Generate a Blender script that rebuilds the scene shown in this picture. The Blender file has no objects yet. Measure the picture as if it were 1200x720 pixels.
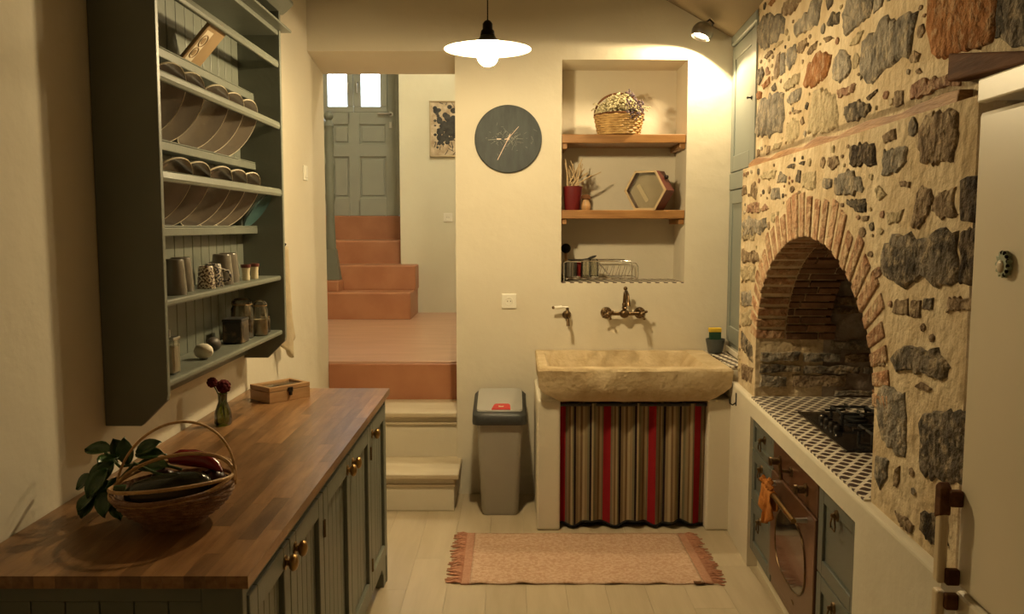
import bpy, math, random
from mathutils import Vector, Matrix
R_ = math.radians
random.seed(7)
scn = bpy.context.scene
COL = scn.collection

# ---------------------------------------------------------------- camera
F_PX, PITCH, EYE = 1000.0, R_(5.43), 1.6
cam_d = bpy.data.cameras.new('camera'); cam = bpy.data.objects.new('camera', cam_d); COL.objects.link(cam)
cam_d.sensor_width = 36.0; cam_d.lens = F_PX / 1200.0 * 36.0; cam_d.clip_start = 0.05
cam.location = (0, 0, EYE); cam.rotation_euler = (math.pi / 2 - PITCH, 0, 0)
scn.camera = cam

# ---------------------------------------------------------------- world, exposure
w = bpy.data.worlds.new('daylight'); scn.world = w; w.use_nodes = True
wb = w.node_tree.nodes['Background']; wb.inputs[0].default_value = (0.80, 0.90, 1.0, 1); wb.inputs[1].default_value = 5.0
scn.view_settings.view_transform = 'Standard'
try: scn.view_settings.look = 'None'
except Exception: pass
scn.view_settings.gamma = 1.0; scn.view_settings.use_curve_mapping = False
scn.view_settings.exposure = 0.30
LAMP_WARM = (1.0, 0.775, 0.42)
PENDANT_STRENGTH = 900.0
SPOT_WATTS = 36.0
HALL_STRENGTH = 180.0

# ---------------------------------------------------------------- pixel -> place helpers
CP, SP = math.cos(PITCH), math.sin(PITCH)
def ray(px, py):
    u, v = (px - 600) / F_PX, (360 - py) / F_PX
    return Vector((u, CP + v * SP, -SP + v * CP))
def onY(px, py, Y):
    d = ray(px, py); k = Y / d.y; return Vector((d.x * k, Y, EYE + d.z * k))
def onZ(px, py, Z):
    d = ray(px, py); k = (Z - EYE) / d.z; return Vector((d.x * k, d.y * k, Z))
def onX(px, py, X):
    d = ray(px, py); k = X / d.x; return Vector((X, d.y * k, EYE + d.z * k))
# the right-hand wall runs at a slight angle: frame R, local x = t (into the wall), y = s (away), z
RX0, RA = 0.875, -0.0596
CR, SR = math.cos(RA), math.sin(RA)
def r2w(t, s, z=0): return Vector((RX0 + t * CR - s * SR, t * SR + s * CR, z))
def onR(px, py, t):
    d = ray(px, py)
    # ((x-RX0)*CR + y*SR) = t
    k = (t + RX0 * CR) / (d.x * CR + d.y * SR)
    x, y = d.x * k - RX0, d.y * k
    return (-x * SR + y * CR, EYE + d.z * k)      # (s, z)

# ---------------------------------------------------------------- materials
def lin(c):
    if isinstance(c, str):
        c = [int(c[i:i + 2], 16) / 255 for i in (0, 2, 4)]
        c = [x / 12.92 if x < 0.04045 else ((x + 0.055) / 1.055) ** 2.4 for x in c]
    return (c[0], c[1], c[2], 1)
MATS = {}
def mat(name, c1, c2=None, rough=0.6, metal=0.0, scale=8.0, detail=4.0, bump=0.0, bscale=None, stretch=(1, 1, 1),
        rnd=0.0, coat=0.0, lo=0.35, hi=0.65, emit=0.0, trans=0.0, bdist=0.01, sheen=0.0, spec=None):
    m = bpy.data.materials.new(name); m.use_nodes = True; MATS[name] = m
    nt = m.node_tree; N = nt.nodes; L = nt.links
    b = N['Principled BSDF']
    b.inputs['Roughness'].default_value = rough; b.inputs['Metallic'].default_value = metal
    b.inputs['Specular IOR Level'].default_value = spec if spec is not None else (0.12 if rough >= 0.8 else 0.5)
    b.inputs['Coat Weight'].default_value = coat; b.inputs['Coat Roughness'].default_value = 0.15
    b.inputs['Transmission Weight'].default_value = trans
    if sheen: b.inputs['Sheen Weight'].default_value = sheen
    c1 = lin(c1); b.inputs['Base Color'].default_value = c1
    tc = N.new('ShaderNodeTexCoord'); mp = N.new('ShaderNodeMapping'); mp.inputs['Scale'].default_value = stretch
    L.new(tc.outputs['Object'], mp.inputs['Vector'])
    oi = N.new('ShaderNodeObjectInfo')
    if rnd:
        vm = N.new('ShaderNodeMath'); vm.operation = 'MULTIPLY'; vm.inputs[1].default_value = 37.0
        L.new(oi.outputs['Random'], vm.inputs[0])
        cx = N.new('ShaderNodeCombineXYZ')
        for i in range(3): L.new(vm.outputs[0], cx.inputs[i])
        L.new(cx.outputs[0], mp.inputs['Location'])
    col = None
    if c2 is not None:
        nz = N.new('ShaderNodeTexNoise'); nz.inputs['Scale'].default_value = scale; nz.inputs['Detail'].default_value = detail
        L.new(mp.outputs[0], nz.inputs['Vector'])
        rp = N.new('ShaderNodeValToRGB'); rp.color_ramp.elements[0].color = c1; rp.color_ramp.elements[1].color = lin(c2)
        rp.color_ramp.elements[0].position = lo; rp.color_ramp.elements[1].position = hi
        L.new(nz.outputs['Fac'], rp.inputs[0]); col = rp.outputs[0]
    if rnd:
        hs = N.new('ShaderNodeHueSaturation')
        mr = N.new('ShaderNodeMapRange'); mr.inputs['To Min'].default_value = 1 - rnd; mr.inputs['To Max'].default_value = 1 + rnd
        L.new(oi.outputs['Random'], mr.inputs[0]); L.new(mr.outputs[0], hs.inputs['Value'])
        if col is None: hs.inputs['Color'].default_value = c1
        else: L.new(col, hs.inputs['Color'])
        col = hs.outputs[0]
    if col is not None: L.new(col, b.inputs['Base Color'])
    if bump:
        nb = N.new('ShaderNodeTexNoise'); nb.inputs['Scale'].default_value = bscale or scale * 4; nb.inputs['Detail'].default_value = 6
        L.new(mp.outputs[0], nb.inputs['Vector'])
        bm = N.new('ShaderNodeBump'); bm.inputs['Strength'].default_value = bump; bm.inputs['Distance'].default_value = bdist
        L.new(nb.outputs['Fac'], bm.inputs['Height']); L.new(bm.outputs[0], b.inputs['Normal'])
    if emit:
        b.inputs['Emission Color'].default_value = c1; b.inputs['Emission Strength'].default_value = emit
    return m
M = MATS
PLASTER = (0.68, 0.625, 0.51)
mat('plaster', PLASTER, (0.645, 0.585, 0.465), rough=0.85, scale=1.6, bump=0.25, bscale=9, bdist=0.02)
mat('plaster_hall', (0.70, 0.675, 0.55), (0.66, 0.63, 0.50), rough=0.85, scale=1.3, bump=0.2, bscale=8, bdist=0.02)
mat('ceiling_paint', (0.25, 0.20, 0.13), (0.22, 0.175, 0.11), rough=0.9, scale=2)
mat('floor_board', (0.46, 0.375, 0.25), (0.52, 0.43, 0.30), rough=0.36, scale=3, stretch=(7, 0.8, 1), rnd=0.05, bump=0.05, bscale=14)
mat('floor_under', (0.12, 0.09, 0.06), rough=0.9)
mat('step_stone', (0.60, 0.52, 0.38), (0.52, 0.43, 0.29), rough=0.45, scale=3, stretch=(1, 5, 1), bump=0.06)
mat('terracotta', (0.36, 0.145, 0.070), (0.43, 0.195, 0.10), rough=0.42, scale=4, bump=0.1, bscale=10)
mat('terracotta_pale', (0.44, 0.245, 0.155), (0.52, 0.31, 0.21), rough=0.30, scale=3, stretch=(0.6, 3, 1), bump=0.05, bscale=9)
mat('sage', (0.142, 0.152, 0.122), (0.160, 0.170, 0.137), rough=0.42, scale=5, bump=0.06, bscale=60)
mat('sage_hall', (0.31, 0.325, 0.28), (0.335, 0.35, 0.30), rough=0.45, scale=4, bump=0.04)
mat('sage_cupboard', (0.21, 0.235, 0.215), (0.23, 0.255, 0.23), rough=0.45, scale=4)
mat('sage_drawer', (0.112, 0.124, 0.110), (0.125, 0.138, 0.122), rough=0.4, scale=5)
mat('dark_backing', (0.03, 0.032, 0.028), rough=0.8)
mat('stave', (0.165, 0.078, 0.030), (0.275, 0.145, 0.060), rough=0.30, scale=5, stretch=(9, 1.2, 9), rnd=0.36, bump=0.08, bscale=30)
mat('box_wood', (0.36, 0.20, 0.085), (0.44, 0.26, 0.12), rough=0.45, scale=5, stretch=(2, 2, 14))
mat('shelf_wood', (0.23, 0.105, 0.030), (0.35, 0.175, 0.058), rough=0.42, scale=4, stretch=(1.2, 9, 9), bump=0.1)
mat('beam_wood', (0.26, 0.125, 0.05), (0.42, 0.23, 0.10), rough=0.7, scale=5, stretch=(4, 1.2, 9), bump=0.5, bscale=16)
mat('dark_wood', (0.085, 0.035, 0.016), (0.15, 0.065, 0.028), rough=0.75, scale=5, stretch=(6, 1, 8), bump=0.2, spec=0.1)
mat('brass', (0.40, 0.25, 0.095), (0.30, 0.18, 0.07), rough=0.28, metal=1.0, scale=20)
mat('old_brass', (0.12, 0.078, 0.04), (0.19, 0.125, 0.065), rough=0.35, metal=1.0, scale=30)
mat('dark_metal', (0.035, 0.03, 0.027), rough=0.4, metal=0.8)
mat('chrome', (0.75, 0.74, 0.72), rough=0.12, metal=1.0)
mat('steel', (0.45, 0.44, 0.42), rough=0.3, metal=1.0)
mat('black_glass', (0.016, 0.014, 0.013), rough=0.10, coat=0.4)
mat('black_iron', (0.02, 0.019, 0.018), rough=0.5)
mat('enamel_white', (0.85, 0.82, 0.74), rough=0.3)
mat('enamel_green', (0.045, 0.055, 0.05), rough=0.3)
mat('fridge_cream', (0.70, 0.62, 0.47), (0.67, 0.59, 0.44), rough=0.38, scale=2)
mat('fridge_handle', (0.62, 0.50, 0.32), rough=0.45)
mat('white_plastic', (0.80, 0.77, 0.68), rough=0.35)
mat('bin_grey', (0.30, 0.275, 0.235), (0.32, 0.295, 0.25), rough=0.5, scale=6)
mat('bin_lid_grey', (0.36, 0.35, 0.32), rough=0.4)
mat('bin_dark', (0.030, 0.032, 0.031), rough=0.5)
mat('bin_red', (0.50, 0.03, 0.03), rough=0.4)
mat('marble', (0.62, 0.50, 0.32), (0.40, 0.29, 0.155), rough=0.8, scale=9, detail=12, bump=0.8, bscale=38, lo=0.3, hi=0.75)
mat('mortar', (0.70, 0.58, 0.40), (0.53, 0.405, 0.25), rough=0.95, scale=7, detail=8, bump=0.9, bscale=22, bdist=0.022)
mat('mortar_inner', (0.42, 0.36, 0.30), (0.20, 0.155, 0.125), rough=0.95, scale=8, detail=8, bump=0.8, bscale=18, bdist=0.02)
def stone_mat(name, c1, c2, smear=0.40):
    m = mat(name, c1, c2, rough=0.9, scale=15, detail=14, bump=1.0, bscale=36, rnd=0.14, bdist=0.03, lo=0.36, hi=0.64)
    nt = m.node_tree; N = nt.nodes; L = nt.links; b = N['Principled BSDF']
    src = b.inputs['Base Color'].links[0].from_socket
    mp = [n for n in N if n.type == 'MAPPING'][0]
    nz = N.new('ShaderNodeTexNoise'); nz.inputs['Scale'].default_value = 22; nz.inputs['Detail'].default_value = 8; nz.inputs['Roughness'].default_value = 0.65
    L.new(mp.outputs[0], nz.inputs['Vector'])
    rp = N.new('ShaderNodeValToRGB'); rp.color_ramp.elements[0].position = 0.50; rp.color_ramp.elements[1].position = 0.64
    rp.color_ramp.elements[0].color = (0, 0, 0, 1); rp.color_ramp.elements[1].color = (smear, smear, smear, 1)
    L.new(nz.outputs['Fac'], rp.inputs[0])
    mx = N.new('ShaderNodeMix'); mx.data_type = 'RGBA'; mx.inputs[7].default_value = (0.62, 0.49, 0.32, 1)
    L.new(rp.outputs[0], mx.inputs[0]); L.new(src, mx.inputs[6]); L.new(mx.outputs[2], b.inputs['Base Color'])
stone_mat('stone_grey', (0.16, 0.14, 0.115), (0.36, 0.315, 0.25), 0.5)
stone_mat('stone_dark', (0.055, 0.046, 0.036), (0.20, 0.165, 0.125), 0.5)
stone_mat('stone_black', (0.035, 0.025, 0.018), (0.12, 0.085, 0.055), 0.3)
stone_mat('stone_tan', (0.40, 0.32, 0.195), (0.52, 0.43, 0.28))
stone_mat('stone_brown', (0.16, 0.105, 0.062), (0.32, 0.235, 0.15), 0.5)
stone_mat('stone_orange', (0.25, 0.10, 0.032), (0.40, 0.19, 0.08))
stone_mat('stone_red', (0.26, 0.135, 0.085), (0.42, 0.27, 0.18), 0.5)
stone_mat('brick_clay', (0.35, 0.18, 0.10), (0.52, 0.34, 0.21), 0.75)
mat('brick_brown', (0.16, 0.085, 0.05), (0.26, 0.15, 0.09), rough=0.9, scale=8, detail=8, bump=0.8, bscale=30, rnd=0.25, bdist=0.012)  # darker, browner brick for the vault courses
mat('plate_grey', (0.11, 0.09, 0.07), rough=0.2, coat=0.3)
mat('plate_rim', (0.75, 0.66, 0.5), rough=0.3)
mat('mug_grey', (0.165, 0.145, 0.115), rough=0.2, coat=0.3)
mat('teal', (0.045, 0.095, 0.095), rough=0.4)
mat('cream_ceramic', (0.72, 0.62, 0.42), rough=0.35)
mat('egg_white', (0.72, 0.66, 0.52), rough=0.5)
mat('egg_dark', (0.08, 0.065, 0.055), rough=0.5)
mat('tray_wood', (0.30, 0.19, 0.09), (0.36, 0.24, 0.12), rough=0.5, scale=6)
mat('tin_black', (0.03, 0.024, 0.018), (0.20, 0.13, 0.06), rough=0.35, scale=40, lo=0.52, hi=0.72)
mat('tea_leaves', (0.10, 0.065, 0.03), (0.22, 0.15, 0.07), rough=0.9, scale=90)
mat('paper_label', (0.72, 0.62, 0.42), (0.6, 0.48, 0.3), rough=0.7, scale=20)
mat('cork', (0.46, 0.30, 0.15), (0.36, 0.22, 0.1), rough=0.9, scale=60)
mat('wicker', (0.40, 0.22, 0.09), (0.58, 0.36, 0.15), rough=0.6, scale=30, bump=0.3)
mat('wicker_pale', (0.40, 0.235, 0.085), (0.60, 0.39, 0.16), rough=0.5, scale=30, bump=0.3)
mat('wicker_dark', (0.17, 0.075, 0.032), (0.30, 0.15, 0.065), rough=0.55, scale=40, bump=0.4)
mat('leaf', (0.020, 0.055, 0.013), (0.045, 0.105, 0.025), rough=0.4, scale=12, rnd=0.25)
mat('stem_green', (0.05, 0.09, 0.025), rough=0.5)
mat('aubergine', (0.014, 0.016, 0.010), (0.03, 0.03, 0.016), rough=0.18, scale=6)
mat('pepper_red', (0.20, 0.012, 0.010), rough=0.25)
mat('onion', (0.06, 0.014, 0.014), rough=0.35)
mat('rose', (0.070, 0.010, 0.012), (0.12, 0.02, 0.02), rough=0.8, scale=30)
mat('twig', (0.50, 0.37, 0.22), rough=0.8)
mat('vase_red', (0.12, 0.006, 0.008), rough=0.4)
mat('dried_white', (0.60, 0.53, 0.34), (0.42, 0.36, 0.2), rough=0.9, scale=60)
mat('dried_purple', (0.10, 0.07, 0.09), (0.2, 0.15, 0.15), rough=0.9, scale=60)
mat('linen', (0.62, 0.52, 0.36), (0.55, 0.45, 0.30), rough=0.9, scale=12, bump=0.2, bscale=120)
mat('orange_cloth', (0.42, 0.15, 0.035), (0.50, 0.20, 0.05), rough=0.9, scale=20, bump=0.3, bscale=150)
mat('copper_oven', (0.115, 0.05, 0.025), (0.135, 0.06, 0.03), rough=0.34, metal=0.35, scale=3, coat=0.2)
mat('oven_glass', (0.02, 0.016, 0.014), rough=0.06, coat=0.6)
mat('rug_fringe', (0.42, 0.19, 0.115), (0.55, 0.28, 0.18), rough=0.95, scale=60)
mat('rug_band', (0.45, 0.23, 0.15), (0.53, 0.30, 0.20), rough=0.95, scale=80, bump=0.5, bscale=220)
mat('rug', (0.53, 0.33, 0.22), (0.66, 0.47, 0.34), rough=0.95, scale=70, bump=0.6, bscale=180, detail=2)
mat('clock_face', (0.017, 0.024, 0.026), (0.036, 0.046, 0.047), rough=0.6, scale=5, stretch=(6, 6, 1.5), bump=0.15)
mat('clock_mark', (0.30, 0.31, 0.27), rough=0.7)
mat('clock_hand', (0.78, 0.60, 0.50), rough=0.4)
mat('sponge_yellow', (0.62, 0.42, 0.05), rough=0.95)
mat('sponge_green', (0.03, 0.07, 0.04), rough=0.95)
mat('pot_grey', (0.055, 0.062, 0.062), rough=0.5)
mat('frame_light', (0.45, 0.36, 0.22), rough=0.5)
mat('canvas', (0.62, 0.52, 0.38), (0.40, 0.30, 0.20), rough=0.8, scale=18)
mat('paint_black', (0.015, 0.014, 0.013), (0.05, 0.045, 0.04), rough=0.6, scale=20)
mat('hex_red', (0.13, 0.035, 0.025), rough=0.4)
mat('hex_rim', (0.46, 0.34, 0.19), rough=0.5)
mat('hex_print', (0.42, 0.36, 0.27), (0.34, 0.28, 0.20), rough=0.5, scale=8)
mat('magnet_green', (0.24, 0.30, 0.20), (0.36, 0.38, 0.26), rough=0.5, scale=40)
mat('black_rubber', (0.012, 0.012, 0.012), rough=0.8)
mat('grout', (0.40, 0.34, 0.26), rough=0.9)
mat('patterned', (0.66, 0.58, 0.45), (0.07, 0.035, 0.03), rough=0.3, scale=150, detail=0, lo=0.5, hi=0.54)
mat('patterned_blue', (0.60, 0.54, 0.44), (0.05, 0.05, 0.07), rough=0.3, scale=170, detail=0, lo=0.48, hi=0.52)
mat('pale_print', (0.66, 0.56, 0.40), rough=0.6)
mat('text_red', (0.22, 0.06, 0.045), rough=0.6)

def glass(name, color, rough=0.02, keep=0.86):
    m = bpy.data.materials.new(name); m.use_nodes = True; MATS[name] = m
    nt = m.node_tree; N = nt.nodes; L = nt.links
    out = N['Material Output']; N.remove(N['Principled BSDF'])
    tr = N.new('ShaderNodeBsdfTransparent'); tr.inputs[0].default_value = lin(color)
    gl = N.new('ShaderNodeBsdfGlossy'); gl.inputs['Roughness'].default_value = rough
    fr = N.new('ShaderNodeFresnel'); fr.inputs[0].default_value = 1.5
    mx = N.new('ShaderNodeMixShader'); mr = N.new('ShaderNodeMath'); mr.operation = 'ADD'; mr.inputs[1].default_value = 1 - keep
    L.new(fr.outputs[0], mr.inputs[0]); L.new(mr.outputs[0], mx.inputs[0])
    L.new(tr.outputs[0], mx.inputs[1]); L.new(gl.outputs[0], mx.inputs[2]); L.new(mx.outputs[0], out.inputs[0])
    return m
glass('clear_glass', (0.93, 0.93, 0.88))
glass('window_glass', (0.97, 0.98, 0.98), keep=0.97)
glass('green_glass', (0.42, 0.52, 0.14))
glass('box_glass', (0.92, 0.90, 0.84), rough=0.15, keep=0.97)

def emission(name, c, s):
    m = bpy.data.materials.new(name); m.use_nodes = True; MATS[name] = m
    nt = m.node_tree; nt.nodes.remove(nt.nodes['Principled BSDF'])
    e = nt.nodes.new('ShaderNodeEmission'); e.inputs[0].default_value = lin(c); e.inputs[1].default_value = s
    nt.links.new(e.outputs[0], nt.nodes['Material Output'].inputs[0]); return m
emission('bulb', LAMP_WARM, PENDANT_STRENGTH)
emission('spot_bulb', (1.0, 0.80, 0.45), 30.0)
emission('hall_fill_glow', (1.0, 0.87, 0.60), HALL_STRENGTH)

def curtain_mat():
    m = mat('curtain', (0.3, 0.25, 0.15), rough=0.95); nt = m.node_tree; N = nt.nodes; L = nt.links
    uv = N.new('ShaderNodeUVMap'); sx = N.new('ShaderNodeSeparateXYZ'); L.new(uv.outputs[0], sx.inputs[0])
    rp = N.new('ShaderNodeValToRGB'); cr = rp.color_ramp; cr.interpolation = 'CONSTANT'
    tan, pale, red, blk, brn, grn = (0.235, 0.175, 0.100), (0.33, 0.26, 0.155), (0.25, 0.012, 0.016), (0.018, 0.010, 0.012), (0.15, 0.095, 0.050), (0.15, 0.130, 0.078)
    # one colour stop list per repeat, three wide repeats across (each repeat is one pass of the material)
    stops = [(0, red), (0.10, grn), (0.13, tan), (0.17, brn), (0.21, pale), (0.25, grn), (0.28, blk), (0.325, tan), (0.38, pale),
             (0.43, brn), (0.48, pale), (0.53, tan), (0.58, grn), (0.625, blk), (0.67, pale), (0.71, grn), (0.76, tan), (0.81, brn), (0.85, pale), (0.91, grn), (0.94, red)]
    fr = N.new('ShaderNodeMath'); fr.operation = 'FRACT'; L.new(sx.outputs[0], fr.inputs[0]); L.new(fr.outputs[0], rp.inputs[0])
    cr.elements[0].position = 0; cr.elements[0].color = lin(stops[0][1])
    cr.elements[1].position = stops[1][0]; cr.elements[1].color = lin(stops[1][1])
    for p, c in stops[2:]:
        e = cr.elements.new(p); e.color = lin(c)
    L.new(rp.outputs[0], N['Principled BSDF'].inputs['Base Color'])
    wv = N.new('ShaderNodeTexNoise'); wv.inputs['Scale'].default_value = 160
    bm = N.new('ShaderNodeBump'); bm.inputs['Strength'].default_value = 0.3; bm.inputs['Distance'].default_value = 0.003
    L.new(wv.outputs['Fac'], bm.inputs['Height']); L.new(bm.outputs[0], N['Principled BSDF'].inputs['Normal'])
curtain_mat()

def tile_mat(name='tile_print', px=0.050, py=0.040, sh=0.5):
    """cement tile print: brown lozenges in offset rows on white"""
    m = mat(name, (0.7, 0.62, 0.5), rough=0.4); nt = m.node_tree; N = nt.nodes; L = nt.links
    tc = N.new('ShaderNodeTexCoord'); sx = N.new('ShaderNodeSeparateXYZ'); L.new(tc.outputs['Object'], sx.inputs[0])
    def mth(op, a, b=None):
        n = N.new('ShaderNodeMath'); n.operation = op
        for i, q in enumerate((a, b)):
            if q is None: continue
            if isinstance(q, (int, float)): n.inputs[i].default_value = q
            else: L.new(q, n.inputs[i])
        return n.outputs[0]
    b = mth('DIVIDE', sx.outputs[1], py)
    a = mth('ADD', mth('DIVIDE', sx.outputs[0], px), mth('MULTIPLY', mth('FLOOR', b), sh))
    fa = mth('ABSOLUTE', mth('SUBTRACT', mth('FRACT', a), 0.5))
    fb = mth('ABSOLUTE', mth('SUBTRACT', mth('FRACT', b), 0.5))
    d = mth('ADD', fa, mth('MULTIPLY', fb, 0.62))
    k = mth('LESS_THAN', d, 0.40)
    mx = N.new('ShaderNodeMix'); mx.data_type = 'RGBA'
    mx.inputs[6].default_value = (0.72, 0.65, 0.53, 1); mx.inputs[7].default_value = (0.070, 0.040, 0.028, 1)
    L.new(k, mx.inputs[0]); L.new(mx.outputs[2], N['Principled BSDF'].inputs['Base Color'])
tile_mat()
tile_mat('tile_print_niche', 0.050, 0.060, 0.15)

# ---------------------------------------------------------------- mesh builder
class MB:
    def __init__(s): s.v = []; s.f = []; s.m = None
    def _add(s, vs, fs):
        o = len(s.v)
        for p in vs:
            p = Vector(p); s.v.append(s.m @ p if s.m else p)
        s.f += [tuple(i + o for i in f) for f in fs]; return s
    def xf(s, m): s.m = m; return s
    def box(s, x0, x1, y0, y1, z0, z1):
        return s._add([(x0, y0, z0), (x1, y0, z0), (x1, y1, z0), (x0, y1, z0), (x0, y0, z1), (x1, y0, z1), (x1, y1, z1), (x0, y1, z1)],
                      [(0, 3, 2, 1), (4, 5, 6, 7), (0, 1, 5, 4), (1, 2, 6, 5), (2, 3, 7, 6), (3, 0, 4, 7)])
    def hexa(s, p):       # 8 corners: bottom ring then top ring
        return s._add(p, [(0, 3, 2, 1), (4, 5, 6, 7), (0, 1, 5, 4), (1, 2, 6, 5), (2, 3, 7, 6), (3, 0, 4, 7)])
    def prism(s, poly, a, b, axis='y'):
        n = len(poly)
        def q(u, v, k): return {'y': (u, k, v), 'x': (k, u, v), 'z': (u, v, k)}[axis]
        vs = [q(u, v, a) for u, v in poly] + [q(u, v, b) for u, v in poly]
        fs = [tuple(range(n)), tuple(range(2 * n - 1, n - 1, -1))] + [((i + 1) % n, i, n + i, n + (i + 1) % n) for i in range(n)]
        return s._add(vs, fs)
    def tube(s, path, r, seg=8, closed=False):
        path = [Vector(p) for p in path]; n = len(path)
        rr = r if isinstance(r, (list, tuple)) else [r] * n
        vs = []; up = None
        for i, p in enumerate(path):
            a = path[(i - 1) % n] if (closed or i > 0) else p
            b = path[(i + 1) % n] if (closed or i < n - 1) else p
            t = (b - a)
            if t.length < 1e-9: t = Vector((0, 0, 1))
            t.normalize()
            if up is None:
                up = Vector((0, 0, 1)) if abs(t.z) < 0.9 else Vector((1, 0, 0))
            x = t.cross(up)
            if x.length < 1e-6: x = t.cross(Vector((0, 1, 0.01)))
            x.normalize(); y = x.cross(t).normalized(); up = y
            for k in range(seg):
                an = 2 * math.pi * k / seg
                vs.append(p + (x * math.cos(an) + y * math.sin(an)) * rr[i])
        fs = []
        m = n if closed else n - 1
        for i in range(m):
            j = (i + 1) % n
            for k in range(seg):
                l = (k + 1) % seg
                fs.append((i * seg + k, i * seg + l, j * seg + l, j * seg + k))
        if not closed:
            fs.append(tuple(range(seg - 1, -1, -1))); fs.append(tuple((n - 1) * seg + k for k in range(seg)))
        return s._add(vs, fs)
    def lathe(s, prof, c=(0, 0, 0), seg=28, mod=None, axis='z', cap=False):
        vs = []; n = len(prof)
        for i, (r, z) in enumerate(prof):
            for k in range(seg):
                an = 2 * math.pi * k / seg
                q = r * (mod(i, an) if mod else 1)
                x, y = q * math.cos(an), q * math.sin(an)
                p = {'z': (x, y, z), 'y': (x, -z, y), 'x': (z, x, y), '-x': (-z, -x, y)}[axis]
                vs.append((p[0] + c[0], p[1] + c[1], p[2] + c[2]))
        fs = [(i * seg + k, i * seg + (k + 1) % seg, (i + 1) * seg + (k + 1) % seg, (i + 1) * seg + k) for i in range(n - 1) for k in range(seg)]
        if cap and prof[0][0] > 1e-6: fs.append(tuple(range(seg - 1, -1, -1)))
        if cap and prof[-1][0] > 1e-6: fs.append(tuple((n - 1) * seg + k for k in range(seg)))
        return s._add(vs, fs)
    def ball(s, c, rx, ry=None, rz=None, seg=16, rings=10):
        ry = ry or rx; rz = rz or rx
        prof = [(math.sin(math.pi * i / rings), -math.cos(math.pi * i / rings)) for i in range(rings + 1)]
        vs = []; 
        for r, z in prof:
            for k in range(seg):
                an = 2 * math.pi * k / seg
                vs.append((c[0] + rx * r * math.cos(an), c[1] + ry * r * math.sin(an), c[2] + rz * z))
        fs = [(i * seg + k, i * seg + (k + 1) % seg, (i + 1) * seg + (k + 1) % seg, (i + 1) * seg + k) for i in range(rings) for k in range(seg)]
        return s._add(vs, fs)
    def grid(s, nx, ny, fn, thick=None):
        vs = [fn(i / nx, j / ny) for j in range(ny + 1) for i in range(nx + 1)]
        fs = [(j * (nx + 1) + i, j * (nx + 1) + i + 1, (j + 1) * (nx + 1) + i + 1, (j + 1) * (nx + 1) + i) for j in range(ny) for i in range(nx)]
        return s._add(vs, fs)

BASE = {}
def _mesh(name, mb, m, base=(0, 0, 0), smooth=False, uvfn=None):
    me = bpy.data.meshes.new(name); b = Vector(base)
    me.from_pydata([tuple(p - b) for p in mb.v], [], mb.f)
    me.validate(); me.materials.append(MATS[m] if isinstance(m, str) else m)
    if smooth:
        for p in me.polygons: p.use_smooth = True
        try: me.set_sharp_from_angle(angle=R_(smooth if smooth is not True else 45))
        except Exception: pass
    if uvfn:
        uv = me.uv_layers.new(name='UVMap')
        for lp in me.loops: uv.data[lp.index].uv = uvfn(me.vertices[lp.vertex_index].co + b)
    me.update(); return me
def mods(o, bevel=0, solid=0, subsurf=0):
    if solid:
        q = o.modifiers.new('solid', 'SOLIDIFY'); q.thickness = solid; q.offset = 0
    if bevel:
        q = o.modifiers.new('bevel', 'BEVEL'); q.width = bevel; q.segments = 2; q.limit_method = 'ANGLE'; q.angle_limit = R_(40)
    if subsurf:
        q = o.modifiers.new('sub', 'SUBSURF'); q.levels = subsurf; q.render_levels = subsurf
def part(name, mb, m, parent, smooth=False, bevel=0, solid=0, subsurf=0, uvfn=None):
    """a mesh that is a child of a thing, of a part or of a piece of the setting"""
    base = BASE[parent.name]
    o = bpy.data.objects.new(name, _mesh(name, mb, m, base, smooth, uvfn)); COL.objects.link(o); o.parent = parent
    BASE[o.name] = base; mods(o, bevel, solid, subsurf); return o
def place(o, base, frame='W', rotz=0.0):
    if frame == 'R':
        o.location = r2w(*base); o.rotation_euler = (0, 0, RA + rotz)
    else:
        o.location = base; o.rotation_euler = (0, 0, rotz)
    BASE[o.name] = tuple(base)
def tag(o, label=None, cat=None, group=None, kind=None):
    if label: o['label'] = label
    if cat: o['category'] = cat
    if group: o['group'] = group
    if kind: o['kind'] = kind
    return o
def thing(name, label, cat, base=(0, 0, 0), frame='W', group=None, kind=None):
    o = bpy.data.objects.new(name, None); COL.objects.link(o); o.empty_display_size = 0.05
    place(o, base, frame); return tag(o, label, cat, group, kind)
def solo(name, mb, m, label, cat, base=(0, 0, 0), frame='W', group=None, kind=None, smooth=False, bevel=0, solid=0, subsurf=0, uvfn=None):
    o = bpy.data.objects.new(name, _mesh(name, mb, m, base, smooth, uvfn)); COL.objects.link(o)
    place(o, base, frame); mods(o, bevel, solid, subsurf); return tag(o, label, cat, group, kind)
def struct(name, mb, m, label, frame='W', base=(0, 0, 0), bevel=0, smooth=False):
    return solo(name, mb, m, label, None, base, frame, kind='structure', bevel=bevel, smooth=smooth)
def copy_tree(o, parent=None):
    c = o.copy(); COL.objects.link(c); c.parent = parent
    BASE[c.name] = BASE[o.name]
    for ch in list(o.children): copy_tree(ch, c)
    return c
def arc(c, r, a0, a1, n, plane='xz', ry=None):
    out = []
    for i in range(n + 1):
        a = R_(a0 + (a1 - a0) * i / n); u, v = r * math.cos(a), (ry or r) * math.sin(a)
        out.append({'xz': (c[0] + u, c[1], c[2] + v), 'yz': (c[0], c[1] + u, c[2] + v), 'xy': (c[0] + u, c[1] + v, c[2])}[plane])
    return out

# ================================================================ THE ROOM
LW, YB, YP = -1.17, 4.99, 5.39           # left wall, back wall, far side of the back wall
def ceil_z(x): return 2.668 + 0.55 * (1.257 - x)
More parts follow.
